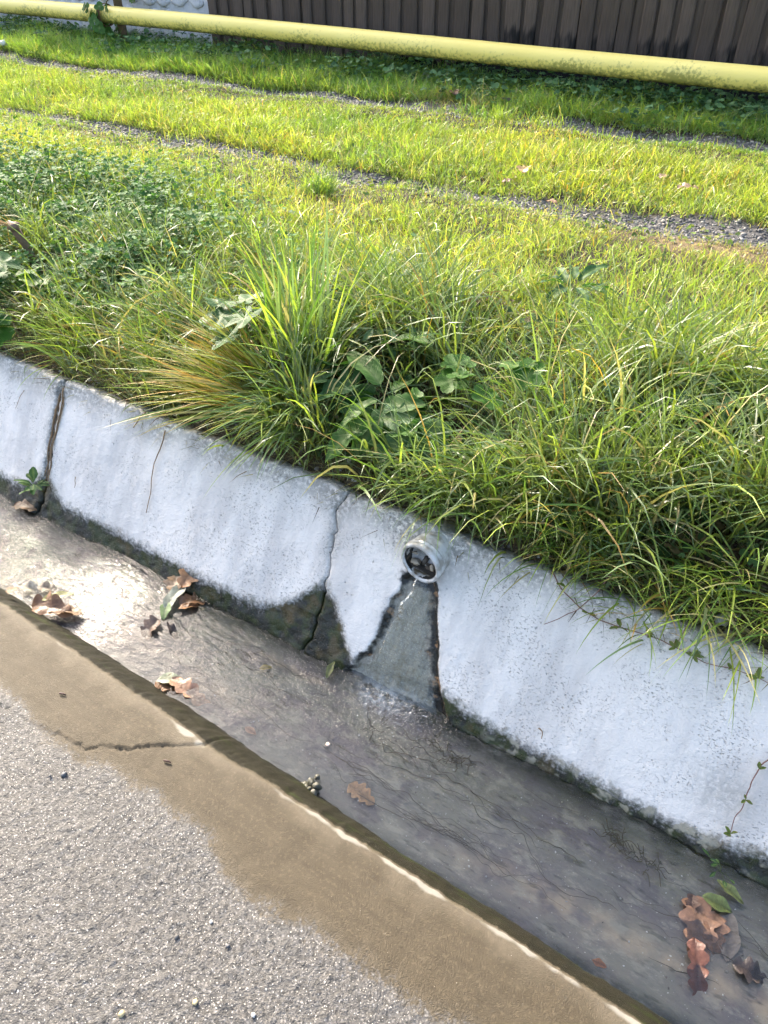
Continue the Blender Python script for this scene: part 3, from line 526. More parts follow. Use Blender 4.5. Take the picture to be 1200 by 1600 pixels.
tussock('tall upright yellow-green grass tussock, the tallest on the bank', G(470,585), 190, (.20,.54), R(130), 1.7, (.28,.22), (.0,.9), (.006,.0105), [YEL_G,FRESH,BLUE_G,LIME,STRAW], [2,2,3.6,1.2,.6], .075)
tussock('orange-tipped grass tussock sprawling over the lining edge', G(425,628), 420, (.22,.46), R(203), .45, (.95,.25), (.15,.85), (.0045,.008), [YEL_G,RUST,LIME,FRESH,STRAW,BLUE_G], [3,2.6,1.6,2,1.4,1.2], .07, RUST)
tussock('grey-green drooping grass tussock beside the orange-tipped one', G(465,660), 150, (.18,.34), R(262), .55, (.75,.25), (.5,1.3), (.0035,.0065), [BLUE_G,FRESH,YEL_G,STRAW], [3,2,1.5,.5], .06)
tussock('pale long-bladed tussock drooping above the drain pipe', G(735,755), 200, (.18,.33), R(250), .75, (.55,.3), (.6,1.9), (.003,.0055), [BLUE_G,FRESH,LIME,STRAW], [3.5,2,1,.6], .10)
tussock('low yellowish tussock left of the root-filled joint', G(130,530), 260, (.12,.24), R(215), .9, (.6,.3), (.4,1.4), (.0025,.0045), [LIME,YEL_G,FRESH,STRAW,RUST], [2.5,3,2,1.2,.5], .10)
tussock('ragged straw-coloured tussock between joint and orange-tipped tussock', G(265,545), 220, (.14,.28), R(195), .8, (.7,.3), (.3,1.3), (.003,.005), [YEL_G,STRAW,FRESH,RUST,BLUE_G], [2.5,2,2,.8,1], .09)
tussock('drooping yellow-green tussock hanging over lining right of the pipe', G(905,840), 170, (.13,.24), R(265), .8, (.7,.3), (.5,1.6), (.003,.005), [YEL_G,FRESH,STRAW,BLUE_G], [3,2,1,1.2], .09)
tussock('straw-mixed tussock drooping over the lining near the creeping vine', G(1040,915), 180, (.13,.25), R(255), .85, (.7,.3), (.5,1.6), (.003,.0055), [YEL_G,FRESH,STRAW,RUST,BLUE_G], [3,2,1.4,.4,1.2], .09)
tussock('tussock at the right edge of the picture hanging onto the lining', G(1170,945), 180, (.14,.27), R(262), .8, (.7,.3), (.6,1.7), (.003,.0055), [YEL_G,FRESH,LIME,STRAW], [3,2,1.4,1.2], .09)
tussock('bright lime tussock high on the bank at the right', G(1150,620), 200, (.16,.30), R(240), 1.2, (.45,.3), (.5,1.7), (.003,.005), [LIME,YEL_G,FRESH], [3,3,1], .09)
tussock('tangled long-bladed tussock in the middle of the right bank', G(860,640), 240, (.20,.36), R(230), 1.5, (.5,.3), (.5,1.8), (.003,.0055), [BLUE_G,FRESH,YEL_G,LIME,STRAW], [2,2,2,1,.6], .13)
tussock('small pale tussock growing beside the near rut', G(780,190), 120, (.08,.15), 0, 2.5, (.5,.3), (.3,1.2), (.003,.005), [LIME,YEL_G], [2,1], .05)
tussock('dense dark green tussock beside the near rut', G(500,300), 240, (.08,.17), 0, 2.5, (.5,.3), (.3,1.2), (.003,.005), [FRESH,LIME,YEL_G], [3,2,1], .08)

# ------------------------------------------------------------------ leaf shapes
def strip_leaf(name, wf, nt=14, fold=.25, curl=.5, wave=.03, seed=0, c_in=(.055,.125,.022), c_edge=(.07,.145,.028), rib=(.16,.22,.08), asym=.0):
    """leaf of unit length along +Y; wf(t) is the half width"""
    r = np.random.default_rng(seed); t_ = np.linspace(0,1,nt); V, C = [], []
    ph = r.uniform(0,6,4)
    for t0 in t_:
        w_ = wf(t0); a = curl*t0; yc = math.sin(a)/max(curl,1e-3) if curl else t0; zc = -(1-math.cos(a))/max(curl,1e-3) if curl else 0
        for k, u in enumerate((-1,-.5,-.06,.06,.5,1)):
            ww = w_*u*(1+.12*math.sin(9*t0+ph[0]+u)); zz = zc+fold*abs(ww)+wave*math.sin(14*t0+ph[1]+u*2)*abs(u)
            V.append((ww, yc+.25*abs(ww)*0, zz)); m = r.uniform(.85,1.15)
            C.append(np.array(rib if abs(u) < .1 else (c_in if abs(u) < .7 else c_edge))*m)
    me = mesh_np(name, np.array(V), gridq(nt, 6)); cattr(me, np.array(C)); return me
def palm_leaf(name, rf, na=40, cup=.25, wave=.05, seed=0, c_in=(.06,.13,.03), c_edge=(.10,.18,.045), base=.0):
    """fan leaf, stalk at origin, unit radius, tip towards +Y"""
    r = np.random.default_rng(seed); th = np.linspace(-math.pi+.12, math.pi-.12, na); V = [(0,0,0)]; C = [np.array((.2,.26,.11))]
    ph = r.uniform(0,6)
    for q_ in (.35,.7,1.0):
        for a in th:
            rr = rf(a)*q_; V.append((math.sin(a)*rr, math.cos(a)*rr, cup*rr*rr*(.6+.4*math.cos(a*3+ph))-.02+wave*math.sin(a*5+ph)*q_)); C.append((np.array(c_in)*(1-q_)+np.array(c_edge)*q_)*r.uniform(.85,1.15))
    T = [[0,1+j+1,1+j] for j in range(na-1)]; Q = [[1+i*na+j,1+i*na+j+1,1+(i+1)*na+j+1,1+(i+1)*na+j] for i in range(2) for j in range(na-1)]
    me = mesh_np(name, np.array(V), np.array(Q), np.array(T)); cattr(me, np.array(C)); return me
LEAF = foliage('broad_leaf', .36, .5, .22, .5, True, (1.1,1.2,.45))
saw = lambda t0, n, a: 1-a*abs((t0*n) % 1-.5)*2
OBL = strip_leaf('leaf', lambda t0: .17*math.sin(math.pi*min(1,t0**.75))**.7*saw(t0,9,.14)+.012, 24, .25, .7, .02, 1)
OBL2 = strip_leaf('leaf', lambda t0: .19*math.sin(math.pi*min(1,t0**.85))**.8*saw(t0,7,.2)+.012, 24, .35, 1.0, .03, 2, (.06,.13,.03), (.085,.165,.04))
LOBE = strip_leaf('leaf', lambda t0: (.30*math.sin(math.pi*min(1,t0**.9))**.6)*(.42+.58*abs(math.sin(t0*3.2*math.pi)))+.012, 40, .15, .6, .03, 3, (.06,.13,.045), (.09,.17,.06))
DOCK = strip_leaf('leaf', lambda t0: .12*math.sin(math.pi*min(1,t0**.8))**.8+.01, 16, .4, .8, .03, 4, (.035,.09,.035), (.05,.12,.05))
MALL = palm_leaf('leaf', lambda a: (.66+.34*abs(math.cos(a*2.5))**.7)*(1-.16*abs((a*4) % 1-.5)), 48, .15, .05, 5, (.05,.12,.02), (.07,.155,.025))
CUT = palm_leaf('leaf', lambda a: (.30+.70*abs(math.cos(a*2.0))**.55)*(1-.15*abs((a*4.5) % 1-.5)), 56, .12, .06, 6, (.045,.105,.04), (.065,.135,.05))
FLET = strip_leaf('leaf', lambda t0: .24*math.sin(math.pi*min(1,t0**1.3))**.8*saw(t0,5,.25)+.01, 12, .3, .3, .01, 7, (.06,.12,.055), (.09,.16,.07))
IVYL = palm_leaf('leaf', lambda a: .55+.45*abs(math.cos(a*1.5))**.7, 26, .1, .04, 8, (.05,.12,.03), (.08,.17,.04))
pv_ = np.stack([np.zeros(6), np.linspace(0,1,6), .12*np.sin(np.linspace(0,math.pi,6))], -1)
V, Q, T = tube(pv_, np.linspace(.011,.007,6), 5); PET = mesh_np('petiole', V, Q, T); cattr(PET, np.tile([.16,.20,.07],(len(V),1)))
def plant(name, label, cat, base, leaves, group=None, stalk=True, lift=.045):
    """leaves: (mesh, size, azimuth deg, reach, height, pitch deg, roll deg)"""
    t_ = thing(name, label, cat, base, group)
    for me, size, a, reach, h, pt, rl in leaves:
        a = R(a); h = h+lift; size = size*(1.12 if lift else 1); tip = Vector((math.cos(a)*reach, math.sin(a)*reach, h)); ln = max(tip.length, .005)
        obj('leaf', me, LEAF, t_, tip, (R(pt), R(rl), a-math.pi/2), (size*random.uniform(.9,1.1), size, size))
        if stalk: obj('petiole', PET, LEAF, t_, (0,0,0), (math.atan2(h, reach), 0, a-math.pi/2), (min(.35,ln*1.2), ln, ln))
    return t_
def rnd(me, n, size, reach, h, a0=0, a1=360, pt=(-35,10)):
    return [(me, random.uniform(*size), a0+(a1-a0)*(i+random.uniform(.2,.8))/n, random.uniform(*reach), random.uniform(*h), random.uniform(*pt), random.uniform(-25,25)) for i in range(n)]
plant('toothed_weed', 'broad toothed-leaf weed rosette spilling over the lining beside the hairline crack', 'weed', G(610,690), rnd(OBL2,7,(.11,.17),(.02,.06),(.03,.08),150,300)+rnd(OBL,6,(.11,.18),(.02,.06),(.05,.11),60,260,(-20,25)))
plant('toothed_weed', 'large leafy weed rosette under drooping blades above the drain pipe', 'weed', G(680,700), rnd(MALL,3,(.036,.05),(.05,.12),(.03,.07),150,330)+rnd(LOBE,4,(.11,.16),(.03,.08),(.04,.08),150,330)+rnd(OBL2,3,(.14,.18),(.02,.05),(.06,.10),150,280), 'leafy weeds on the bank')
plant('lobed_weed', 'weed with deeply lobed grey-green leaves right of the orange-tipped tussock', 'weed', G(550,640), rnd(CUT,4,(.06,.085),(.05,.11),(.03,.09),130,330,(-40,0)), 'leafy weeds on the bank')
plant('lobed_weed', 'small lobed pale weed beside the tall upright tussock', 'weed', G(540,520), rnd(CUT,4,(.045,.06),(.04,.09),(.06,.12),90,330,(-35,5)), 'leafy weeds on the bank')
plant('lobed_weed', 'pale lobed weed growing through the tall upright tussock', 'weed', G(395,590), rnd(CUT,6,(.05,.075),(.05,.12),(.10,.19),60,330,(-30,10)), 'leafy weeds on the bank')
plant('mallow_plant', 'round-leaved mallow in the middle of the right bank', 'weed', G(740,665), rnd(MALL,4,(.034,.048),(.05,.11),(.07,.13),120,330,(-35,5)), 'leafy weeds on the bank')
plant('mallow_plant', 'round bright leaf pair to the right of the round-leaved mallow', 'weed', G(825,660), rnd(MALL,2,(.045,.06),(.02,.05),(.09,.13),170,300,(-40,-10)), 'leafy weeds on the bank')
plant('oval_leaf_weed', 'single oval yellow-edged leaf standing out of the grass in the centre', 'weed', G(680,620), [(OBL,.15,190,.03,.12,5,10),(OBL,.11,150,.03,.10,15,-10)], 'leafy weeds on the bank')
plant('dock_plant', 'dark green dock with long leaves high on the bank', 'weed', G(890,470), rnd(DOCK,9,(.09,.14),(.01,.05),(.02,.06),0,360,(0,40)), 'leafy weeds on the bank', True, .015)
plant('lettuce_weed', 'yellow-green small weed right of the drooping tussock above the pipe', 'weed', G(805,770), rnd(OBL2,4,(.07,.10),(.02,.05),(.05,.09),120,330,(-15,20)), 'leafy weeds on the bank')
for px_2, py_2, n, lb in ((1080,680,4,'five-leaflet creeper in dark gap of the right bank'),(1150,690,3,'five-leaflet creeper at the right edge of the bank'),(985,665,2,'two-leaf creeper beside the tangled tussock'),(1120,620,2,'small creeper below the bright lime tussock'),(600,580,3,'small creeper above the broad toothed-leaf weed')):
    lv = []
    for i in range(n):
        a = random.uniform(100,340); rr = random.uniform(.03,.09); h = random.uniform(.07,.13)
        for k in range(5): lv.append((FLET, random.uniform(.035,.048), a-80+k*40, rr*math.cos(R(-80+k*40)*0)+.002*k, h, random.uniform(-25,5), random.uniform(-15,15)))
    plant('cinquefoil', lb, 'weed', G(px_2, py_2), lv, 'five-leaflet creepers on the bank')
plant('burdock_leaf_plant', 'big pale leaf low at the left edge of the picture', 'weed', G(12,545), rnd(MALL,3,(.06,.085),(.03,.07),(.03,.08),170,330), 'leafy weeds at the left edge')
plant('burdock_leaf_plant', 'broad yellow-green leaf below the broken brown stalk', 'weed', G(75,470), rnd(MALL,3,(.045,.06),(.03,.06),(.07,.11),190,330), 'leafy weeds at the left edge', True, 0)
plant('burdock_leaf_plant', 'upright grey-green leaves at the left edge above the low pale leaf', 'weed', G(20,490), rnd(CUT,4,(.05,.07),(.03,.08),(.08,.14),100,330), 'leafy weeds at the left edge')
p_ = Wp(57, 765, .02); plant('seedling', 'small dark green rosette sprouting from the lining joint at the water', 'seedling', p_, rnd(FLET,14,(.035,.055),(.004,.012),(.005,.03),0,360,(-10,45)), lift=0)
p_ = Wp(1125, 1362, .02); plant('seedling', 'tiny yellow-green sprig at the mossy lining foot near right edge', 'seedling', p_, rnd(FLET,7,(.014,.022),(.008,.03),(.01,.035),120,330,(-20,30)), lift=0)
p_ = np.array([bx_, by_-.06, PZ]); iv = thing('ivy', 'green ivy climbing the wooden post over the yellow pipe', 'ivy', p_)
for i in range(46):
    a = random.uniform(150,390); h = random.uniform(-.16,.42); rr = .07+random.uniform(0,.09); f_ = -.12 if -.09 < h < .11 else 0
    obj('leaf', IVYL, LEAF, iv, (math.cos(R(a))*rr+(random.uniform(0,.22) if h > .08 else 0), f_-.03+math.sin(R(a))*rr*.6, h), (R(random.uniform(40,100)), R(random.uniform(-30,30)), R(random.uniform(-50,50))), (random.uniform(.03,.055),)*3)
zs = np.linspace(-.2,.45,10); V, Q, T = tube(np.stack([.05*np.sin(zs*9), -.02-.12*np.exp(-(zs/.12)**2), zs], -1), .006, 5); me = mesh_np('stem', V, Q, T); cattr(me, np.tile([.13,.10,.05],(len(V),1))); obj('stem', me, LEAF, iv)

# ------------------------------------------------------------------ low leafy ground cover (nobody could count it)
def carpet(P, size, cols, seed=0, pitch=(-.5,.9)):
    n = len(P); na = 9; th = np.linspace(-2.75, 2.75, na); rf = .62+.38*np.abs(np.cos(th*1.5))**.6
    tv = np.concatenate([[[0,0,0]], np.stack([np.sin(th)*rf, np.cos(th)*rf, .16*rf**2+.05*np.sin(th*4)], -1)])
    az = rng.uniform(0,6.28,n); pt = rng.uniform(*pitch, n); sz = rng.uniform(*size, n)
    x, y, z = [tv[None,:,k]*sz[:,None] for k in range(3)]; y2 = y*np.cos(pt)[:,None]-z*np.sin(pt)[:,None]; z2 = y*np.sin(pt)[:,None]+z*np.cos(pt)[:,None]
    V = np.stack([x*np.cos(az)[:,None]-y2*np.sin(az)[:,None], x*np.sin(az)[:,None]+y2*np.cos(az)[:,None], z2], -1)+P[:,None]
    T = np.array([[0,j+1,j] for j in range(1,na)]); T = (np.arange(n)*(na+1))[:,None,None]+T[None]
    C = np.repeat((pick(n, cols, [1]*len(cols))*rng.uniform(.7,1.3,(n,1)))[:,None], na+1, 1)
    return V.reshape(-1,3), T.reshape(-1,3), C.reshape(-1,3)
GC = foliage('ground_cover_leaf', .35, .65, .18)
sets = []
P = scatter(150000, 1.5, 2.9, -5.5, -1.0); k = rng.random(len(P)) < ivy_patch(P[:,0], P[:,1])*np.clip(.55+1.5*fbm(P[:,0],P[:,1],4,3,17),.1,1); P = P[k]; P[:,2] += rng.uniform(.01,.13,len(P))*(.6+.8*vnoise(P[:,0]*7,P[:,1]*7,3)); sets.append(carpet(P, (.006,.014), [(.05,.125,.036),(.07,.16,.05),(.095,.19,.06),(.16,.25,.10)], pitch=(-.9,.9)))
P = scatter(26000, 5.0, 5.7); k = rng.random(len(P)) < np.clip(.15+.6*sstep(-4,-2,P[:,0])*sstep(5.15,5.4,P[:,1])+fbm(P[:,0],P[:,1],4,2,9),0,1); P = P[k]; P[:,2] += rng.uniform(.03,.15,len(P)); sets.append(carpet(P, (.012,.028), [(.055,.12,.045),(.08,.16,.06),(.10,.19,.08)]))
P = scatter(16000, 1.35, 2.2, -1.6, 1.4); k = rng.random(len(P)) < .2+fbm(P[:,0],P[:,1],7,2,19)*2; P = P[k]; P[:,2] += rng.uniform(.01,.10,len(P)); sets.append(carpet(P, (.007,.016), [(.035,.075,.022),(.05,.10,.03),(.10,.08,.035)]))
P = scatter(30000, 2.4, 4.6); k = rng.random(len(P)) < .25+fbm(P[:,0],P[:,1],3,2,29)*2; P = P[k]; P[:,2] += rng.uniform(.005,.04,len(P)); sets.append(carpet(P, (.006,.014), [(.10,.16,.04),(.15,.22,.05),(.2,.2,.06)]))
Vs, Ts, Cs = [], [], []; o_ = 0
for V, T, C in sets: Vs.append(V); Ts.append(T+o_); Cs.append(C); o_ += len(V)
me = mesh_np('ground_cover', np.concatenate(Vs), None, np.concatenate(Ts)); cattr(me, np.concatenate(Cs)); tag(obj('ground_cover', me, GC), 'low leafy ground cover among the grass', 'ground cover', kind='stuff')

# dead litter along the top of the lining
P = scatter(46000, 1.30, 2.3, -4, 1.6); k = rng.random(len(P)) < np.clip(1.1-sstep(1.32,1.7,P[:,1])*.75,0,1); P = P[k]; n = len(P); P[:,2] += .004
c0 = pick(n, [STRAW*.6, STRAW*.4, np.array((.10,.065,.038)), np.array((.18,.11,.055))], [1.5,2,3,1.5]); b = blades(P, rng.uniform(0,6.28,n), rng.uniform(.04,.13,n), rng.uniform(.0015,.0035,n), rng.uniform(.9,1.6,n), rng.uniform(-.3,.7,n), c0, c0*1.2, 3)
tag(blade_obj('dry_litter', [b], GRASS), 'dry straw litter along the top of the lining', 'litter', kind='stuff')

# ------------------------------------------------------------------ gravel in the ruts
GRAV = NT('gravel_stone'); c = GRAV.attr('Col','Color'); GRAV = GRAV.done(GRAV.pbsdf(c, .6, .4))
def pebbles(name, P, size, cols, label):
    tv, tt = ico(3, .3, 1); n = len(P); sz = rng.uniform(*size, n)[:,None]*rng.uniform(.7,1.3,(n,3)); a = rng.uniform(0,6.28,n); ca, sa = np.cos(a)[:,None], np.sin(a)[:,None]
    V = tv[None]*sz[:,None]; V = np.stack([V[...,0]*ca-V[...,1]*sa, V[...,0]*sa+V[...,1]*ca, V[...,2]], -1)+P[:,None]; m = len(tv)
    T = (np.arange(n)*m)[:,None,None]+tt[None]; me = mesh_np(name, V.reshape(-1,3), None, T.reshape(-1,3), smooth=False); cattr(me, np.repeat(pick(n, cols, [1]*len(cols))*rng.uniform(.6,1.4,(n,1)), m, 0)); return tag(obj(name, me, GRAV), label, 'gravel', kind='stuff')
for rf, nm, lb in ((rut_near,'near','dark grey gravel in the near wheel rut'),(rut_far,'far','dark grey gravel in the far wheel rut')):
    n = 9000; x = rng.uniform(-9.5,1.2,n); y = rf(x)+rng.normal(0,.075,n); P = np.stack([x,y,zt(x,y)+.001],-1); P = P[inview(P,.2)]
    pebbles('gravel', P, (.004,.011), [(.085,.08,.078),(.13,.122,.115),(.20,.19,.175),(.06,.058,.056),(.27,.24,.20)], lb)
n = 500; x = rng.uniform(-2.6,.4,n); y = rng.uniform(1.30,1.40,n); P = np.stack([x,y,zt(x,y)+.004],-1)
pebbles('gravel', P, (.003,.009), [(.2,.18,.15),(.35,.32,.28),(.12,.10,.08)], 'small stones along the top of the lining')

# ------------------------------------------------------------------ dead leaves, pebbles, strands, creepers
def lobed(n, deep, wid): return lambda t0: wid*math.sin(math.pi*min(1,t0**.8))**.6*((1-deep)+deep*abs(math.sin(t0*n*math.pi)))+.012
def dleaf(seed, c, wf, curl, wave, fold): return strip_leaf('dead_leaf', wf, 26, fold, curl, wave, seed, tuple(x*.8 for x in c), c, tuple(x*.5 for x in c))
t = NT('dead_leaf_skin'); c = t.attr('Col','Color'); n = t.noise(9,3); c = t.mix(t.math('MULTIPLY', t.sm(n,.45,.65), .45), c, t.mix(.5, c, (.03,.018,.012))); p = t.pbsdf(c, .38, .5, t.bump(t.noise(20,3),.002)); tr = t.n('BsdfTranslucent'); t.put(tr.inputs[0], c); DEAD = t.done(t.mixs(.2, p, tr.outputs[0]))
BRN, RED, TAN, PALE, OLV, DRK, ORG = (.23,.125,.065), (.2,.08,.05), (.40,.27,.16), (.55,.50,.38), (.17,.19,.06), (.07,.05,.04), (.50,.26,.12)
kinds = {'oak': lobed(4,.5,.30), 'lance': lambda t0: .15*math.sin(math.pi*min(1,t0**.9))**.9+.008, 'long': lobed(5,.45,.17), 'oval': lambda t0: .24*math.sin(math.pi*min(1,t0**.9))**.8+.01}
def dead(label, p, kind, size, az, col, curl=1.2, wave=.06, fold=.3, tilt=(0,0), group='fallen leaves in the ditch', cat='leaf'):
    dead.k += 1; me = dleaf(dead.k, col, kinds[kind], curl*.7, wave*.6, fold*.8)
    return tag(obj('dead_leaf', me, DEAD, None, p, (R(tilt[0]), R(tilt[1]), R(az)), (size,)*3), label, cat, group)
dead.k = 100
def onw(px, py, dz=.012): return Zp(px, py, -.090+dz)
dead('large curled brown leaf lodged against the kerb at the left', onw(50,948), 'oak', .135, -70, BRN, 1.2, .10, .5, (25,10))
dead('tan curled leaf in the heap against the kerb at the left', onw(78,958), 'oak', .095, -60, TAN, 1.0, .09, .4, (20,-20))
dead('narrow yellow-green leaf on top of the heap against the kerb', onw(65,938,.03), 'lance', .09, -45, (.34,.32,.12), .6, .03, .4, (15,0))
dead('pale folded leaf floating just upstream of the kerb heap', onw(30,915), 'oval', .07, -65, PALE, 1.4, .06, .6)
dead('small pale crumpled leaf right of the pale folded leaf', onw(58,918), 'oak', .07, -50, (.36,.30,.22), 1.6, .09, .5)
dead('tiny pale leaf beside the kerb heap', onw(47,930,.006), 'oval', .025, -60, PALE, .8, .03, .4)
dead('small pale brown leaf on the kerb at the left edge', Zp(12,928,-.02), 'oak', .05, 20, TAN, 1.2, .06, .4)
dead('dark brown leaf at the lining foot by the green rosette', onw(22,790,.006), 'oak', .09, -75, (.16,.09,.04), 1.0, .06, .4, (20,0))
dead('brown lobed leaf leaning on the mossy lining foot', onw(283,918,.02), 'oak', .11, 5, ORG, 1.0, .08, .3, (35,10))
dead('pale tan lobed leaf in the midstream heap', onw(270,925,.015), 'oak', .09, 35, TAN, 1.2, .08, .3, (20,0))
dead('wet red-brown leaf under the leaning lobed leaf', onw(280,945), 'oak', .10, -20, BRN, 1.3, .08, .4)
dead('orange strip of leaf low in the midstream heap', onw(278,952,.014), 'lance', .07, -25, ORG, 1.0, .05, .5)
dead('grey-green narrow leaf standing in the midstream heap', onw(257,955,.01), 'lance', .13, 12, (.34,.36,.28), .7, .05, .5, (15,0))
dead('small green leaf in the midstream heap', onw(262,940,.016), 'oval', .06, -150, (.16,.26,.08), .7, .03, .3)
dead('crumpled dark leaf trailing below the midstream heap', onw(250,968,.01), 'oak', .09, 170, (.22,.15,.11), 1.8, .10, .6)
dead('dark rolled leaf right of the trailing crumpled leaf', onw(262,972,.01), 'lance', .07, -110, DRK, 2.0, .08, .7)
dead('pale green leaf floating near the kerb in midstream', onw(246,1062,.008), 'oval', .07, -50, (.44,.46,.30), .6, .03, .3)
dead('dark brown leaf under the pale green floating leaf', onw(243,1065,.003), 'oak', .09, -70, BRN, 1.0, .05, .3)
dead('long lobed reddish leaf floating near the kerb in midstream', onw(268,1060,.005), 'long', .14, -92, (.46,.27,.17), .7, .05, .3)
dead('tiny yellow leaf under the water upstream of the grey streak', onw(405,1045,-.002), 'oval', .035, -40, (.48,.38,.12), .5, .03, .3)
dead('small olive leaf stuck at the lining foot below the crack', onw(510,1060,.01), 'lance', .055, 10, OLV, .9, .05, .5, (30,0))
dead('orange leaf lying on the ditch bed beside the stone clump', onw(545,1225,-.004), 'oak', .075, -95, (.62,.36,.17), .3, .03, .1)
dead('small pinkish leaf on the ditch bed above the road crack', onw(383,1136,-.004), 'oval', .035, -90, (.55,.34,.24), .3, .03, .1)
dead('small orange leaf scrap on the ditch bed near the bottom right', onw(925,1500,-.004), 'oval', .03, -80, (.5,.22,.10), .5, .04, .2)
dead('large orange-brown lobed leaf sunk in the water at the right', onw(1088,1400,.002), 'oak', .125, -160, (.34,.19,.115), .5, .06, .2)
dead('second orange-brown leaf overlapping the large sunk leaf', onw(1118,1425,.004), 'oak', .08, -165, (.31,.17,.10), .7, .06, .2)
dead('long dark red leaf left of the large sunk leaf', onw(1085,1465,.004), 'long', .12, -158, (.21,.09,.06), .8, .07, .4)
dead('blackish crumpled leaf at the right edge below the sunk leaf', onw(1145,1505,.004), 'oak', .075, -80, (.10,.075,.065), 1.0, .08, .4)
dead('thin translucent brown leaf under the water at right', onw(1135,1420,-.003), 'oval', .10, -165, (.48,.38,.30), .2, .02, .1)
dead('oval green and yellow leaf above the large sunk leaf', onw(1097,1400,.012), 'oval', .065, -82, (.20,.24,.07), .7, .03, .35)
dead('narrow olive leaf at the mossy lining foot near right edge', onw(1120,1375,.012), 'lance', .065, -100, (.28,.30,.09), .8, .03, .4)
dead('curled brown stub of leaf above the large sunk leaf', onw(1082,1398,.01), 'oak', .05, -170, (.16,.09,.06), 1.8, .08, .6)
gl = 'dry leaves on the grass'
for px_2, py_2, kd, sz, az, cl, lb in ((1058,294,'oak',.10,-60,TAN,'flat tan leaf on the grass strip at the right'),(815,270,'oak',.11,10,(.50,.32,.13),'yellow-brown leaf on the grass above the near rut'),(710,148,'oak',.12,30,BRN,'brown leaf in the shaded grass below the pipe'),(1032,155,'oval',.13,20,(.48,.33,.20),'tall pale dry leaf below the pipe at the right'),(795,158,'oak',.09,60,DRK,'blackish leaf in the shaded grass below the pipe'),(785,285,'oak',.07,-30,BRN,'small brown leaf at the edge of the near rut'),(870,318,'oak',.06,80,(.45,.26,.13),'small orange leaf at the edge of the near rut'),(1030,278,'oak',.07,-20,TAN,'small tan leaf left of the flat tan leaf')):
    dead(lb, G(px_2,py_2,.055), kd, sz, az, cl, 1.0, .08, .3, (20,0), gl)
for px_2, py_2, lb in ((255,1188,'dark seed pod on the wet road strip below the road crack'),(92,1083,'dark seed pod on the brown road strip left of the crack')):
    V, Q, T = tube([(0,0,0),(.004,0,.001),(.013,.001,.001),(.02,0,0)], [.0008,.0026,.0022,.0008], 7); p = Zp(px_2,py_2,.004)
    tag(obj('seed_pod', mesh_np('seed_pod', V, Q, T), simple('seed_brown', (.05,.02,.015), .5), loc=p, rot=(0,0,R(15))), lb, 'seed pod', 'seed pods on the road')
PST = {}
for px_2, py_2, s_, cl, lb in ((190,1584,.0085,(.45,.36,.20),'yellowish pebble on the road nearest the bottom left corner'),(305,1566,.0075,(.50,.40,.22),'yellowish pebble right of its twin at the bottom'),(396,1586,.006,(.55,.52,.48),'white pebble at the bottom of the picture'),(100,1210,.010,(.07,.075,.08),'dark stone on the road below the crack'),(78,1212,.005,(.08,.08,.08),'small dark stone left of the dark stone on the road'),(276,1464,.007,(.09,.085,.08),'dark pebble in the middle of the road'),(356,1478,.006,(.08,.08,.085),'dark pebble right of the middle of the road'),(330,1440,.005,(.6,.56,.5),'small white pebble between the dark road pebbles'),(512,1164,None,(.66,.52,.42),'square pale stone chip on the ditch bed')):
    V, T = ico(int(px_2),.22,2); V = V*(s_*.75 if s_ else .008)
    if s_ is None: V = np.sign(V)*np.minimum(np.abs(V), .0055)
    p = Zp(px_2,py_2,.003 if s_ else -.094); tag(obj('pebble', mesh_np('pebble', V, None, T), simple('pebble_stone', cl, .5, 90, .3), loc=p, rot=(0,0,random.uniform(0,6))), lb, 'pebble', 'loose pebbles')
p = onw(493,1238,.010); cl_ = thing('stone_clump', 'clump of small mossy stones stuck to the kerb foot', 'stones', p); MST = simple('mossy_stone', (.085,.082,.06), .45, 60, .7, .004)
for i in range(26):
    V, T = ico(200+i,.25,2); u = random.gauss(0,.5); obj('stone', mesh_np('stone', V*random.uniform(.006,.0125), None, T), MST, cl_, (u*.026-.002, random.gauss(0,.014)-u*.012-.004, random.uniform(-.008,.022)*(1-abs(u)*.5)), (random.random()*3,random.random()*3,0))
for px_2, py_2, s_, lb in ((945,985,.018,'grey stone in the soil above the creeping vine'),(1110,985,.016,'rounded grey stone under the right edge tussock'),(1128,968,.019,'slate-grey stone above the rounded grey stone'),(612,793,.012,'white pebble at the lining top left of the drain pipe'),(903,898,.010,'pale pebble at the lining top right of the drain pipe'),(938,922,.012,'pale chip of stone below the hanging tussock')):
    V, T = ico(int(px_2),.25,2); g_ = G(px_2,py_2,.008); tag(obj('bank_stone', mesh_np('bank_stone', V*s_, None, T), simple('bank_stone_grey', (.36,.35,.33), .75, 60, .3, .004), loc=g_, rot=(0,0,random.uniform(0,6))), lb, 'stone', 'stones along the lining top')
# algae strands on the bed
Vs, Qs = [], []; o_ = 0
def strand(x, y, ln, wv, r0):
    global o_
    k = max(6, int(ln/.005)); u = np.linspace(0,1,k); X = x+ln*u; sd = random.randint(0,999); Yy = y+(fbm(X, u*0, 9, 2, sd)*.05+fbm(X, u*0, 30, 2, sd+1)*.022)*wv+ln*u*random.uniform(-.10,.02)
    V, Q, _ = tube(np.stack([X, Yy, -.0965+.003*np.sin(u*9)], -1), r0*(.4+.6*np.sin(np.pi*u)), 4, False); Vs.append(V); Qs.append(Q+o_); o_ += len(V)
for i in range(85):
    x = random.choice([random.uniform(-.85,.3), random.uniform(-.75,-.1), random.uniform(-1.9,-.8)]); y = random.uniform(.78,1.0) if x > -.8 else random.uniform(.82,.98)
    strand(x, y, random.uniform(.04,.28), random.uniform(.6,1.6), random.uniform(.0004,.0010))
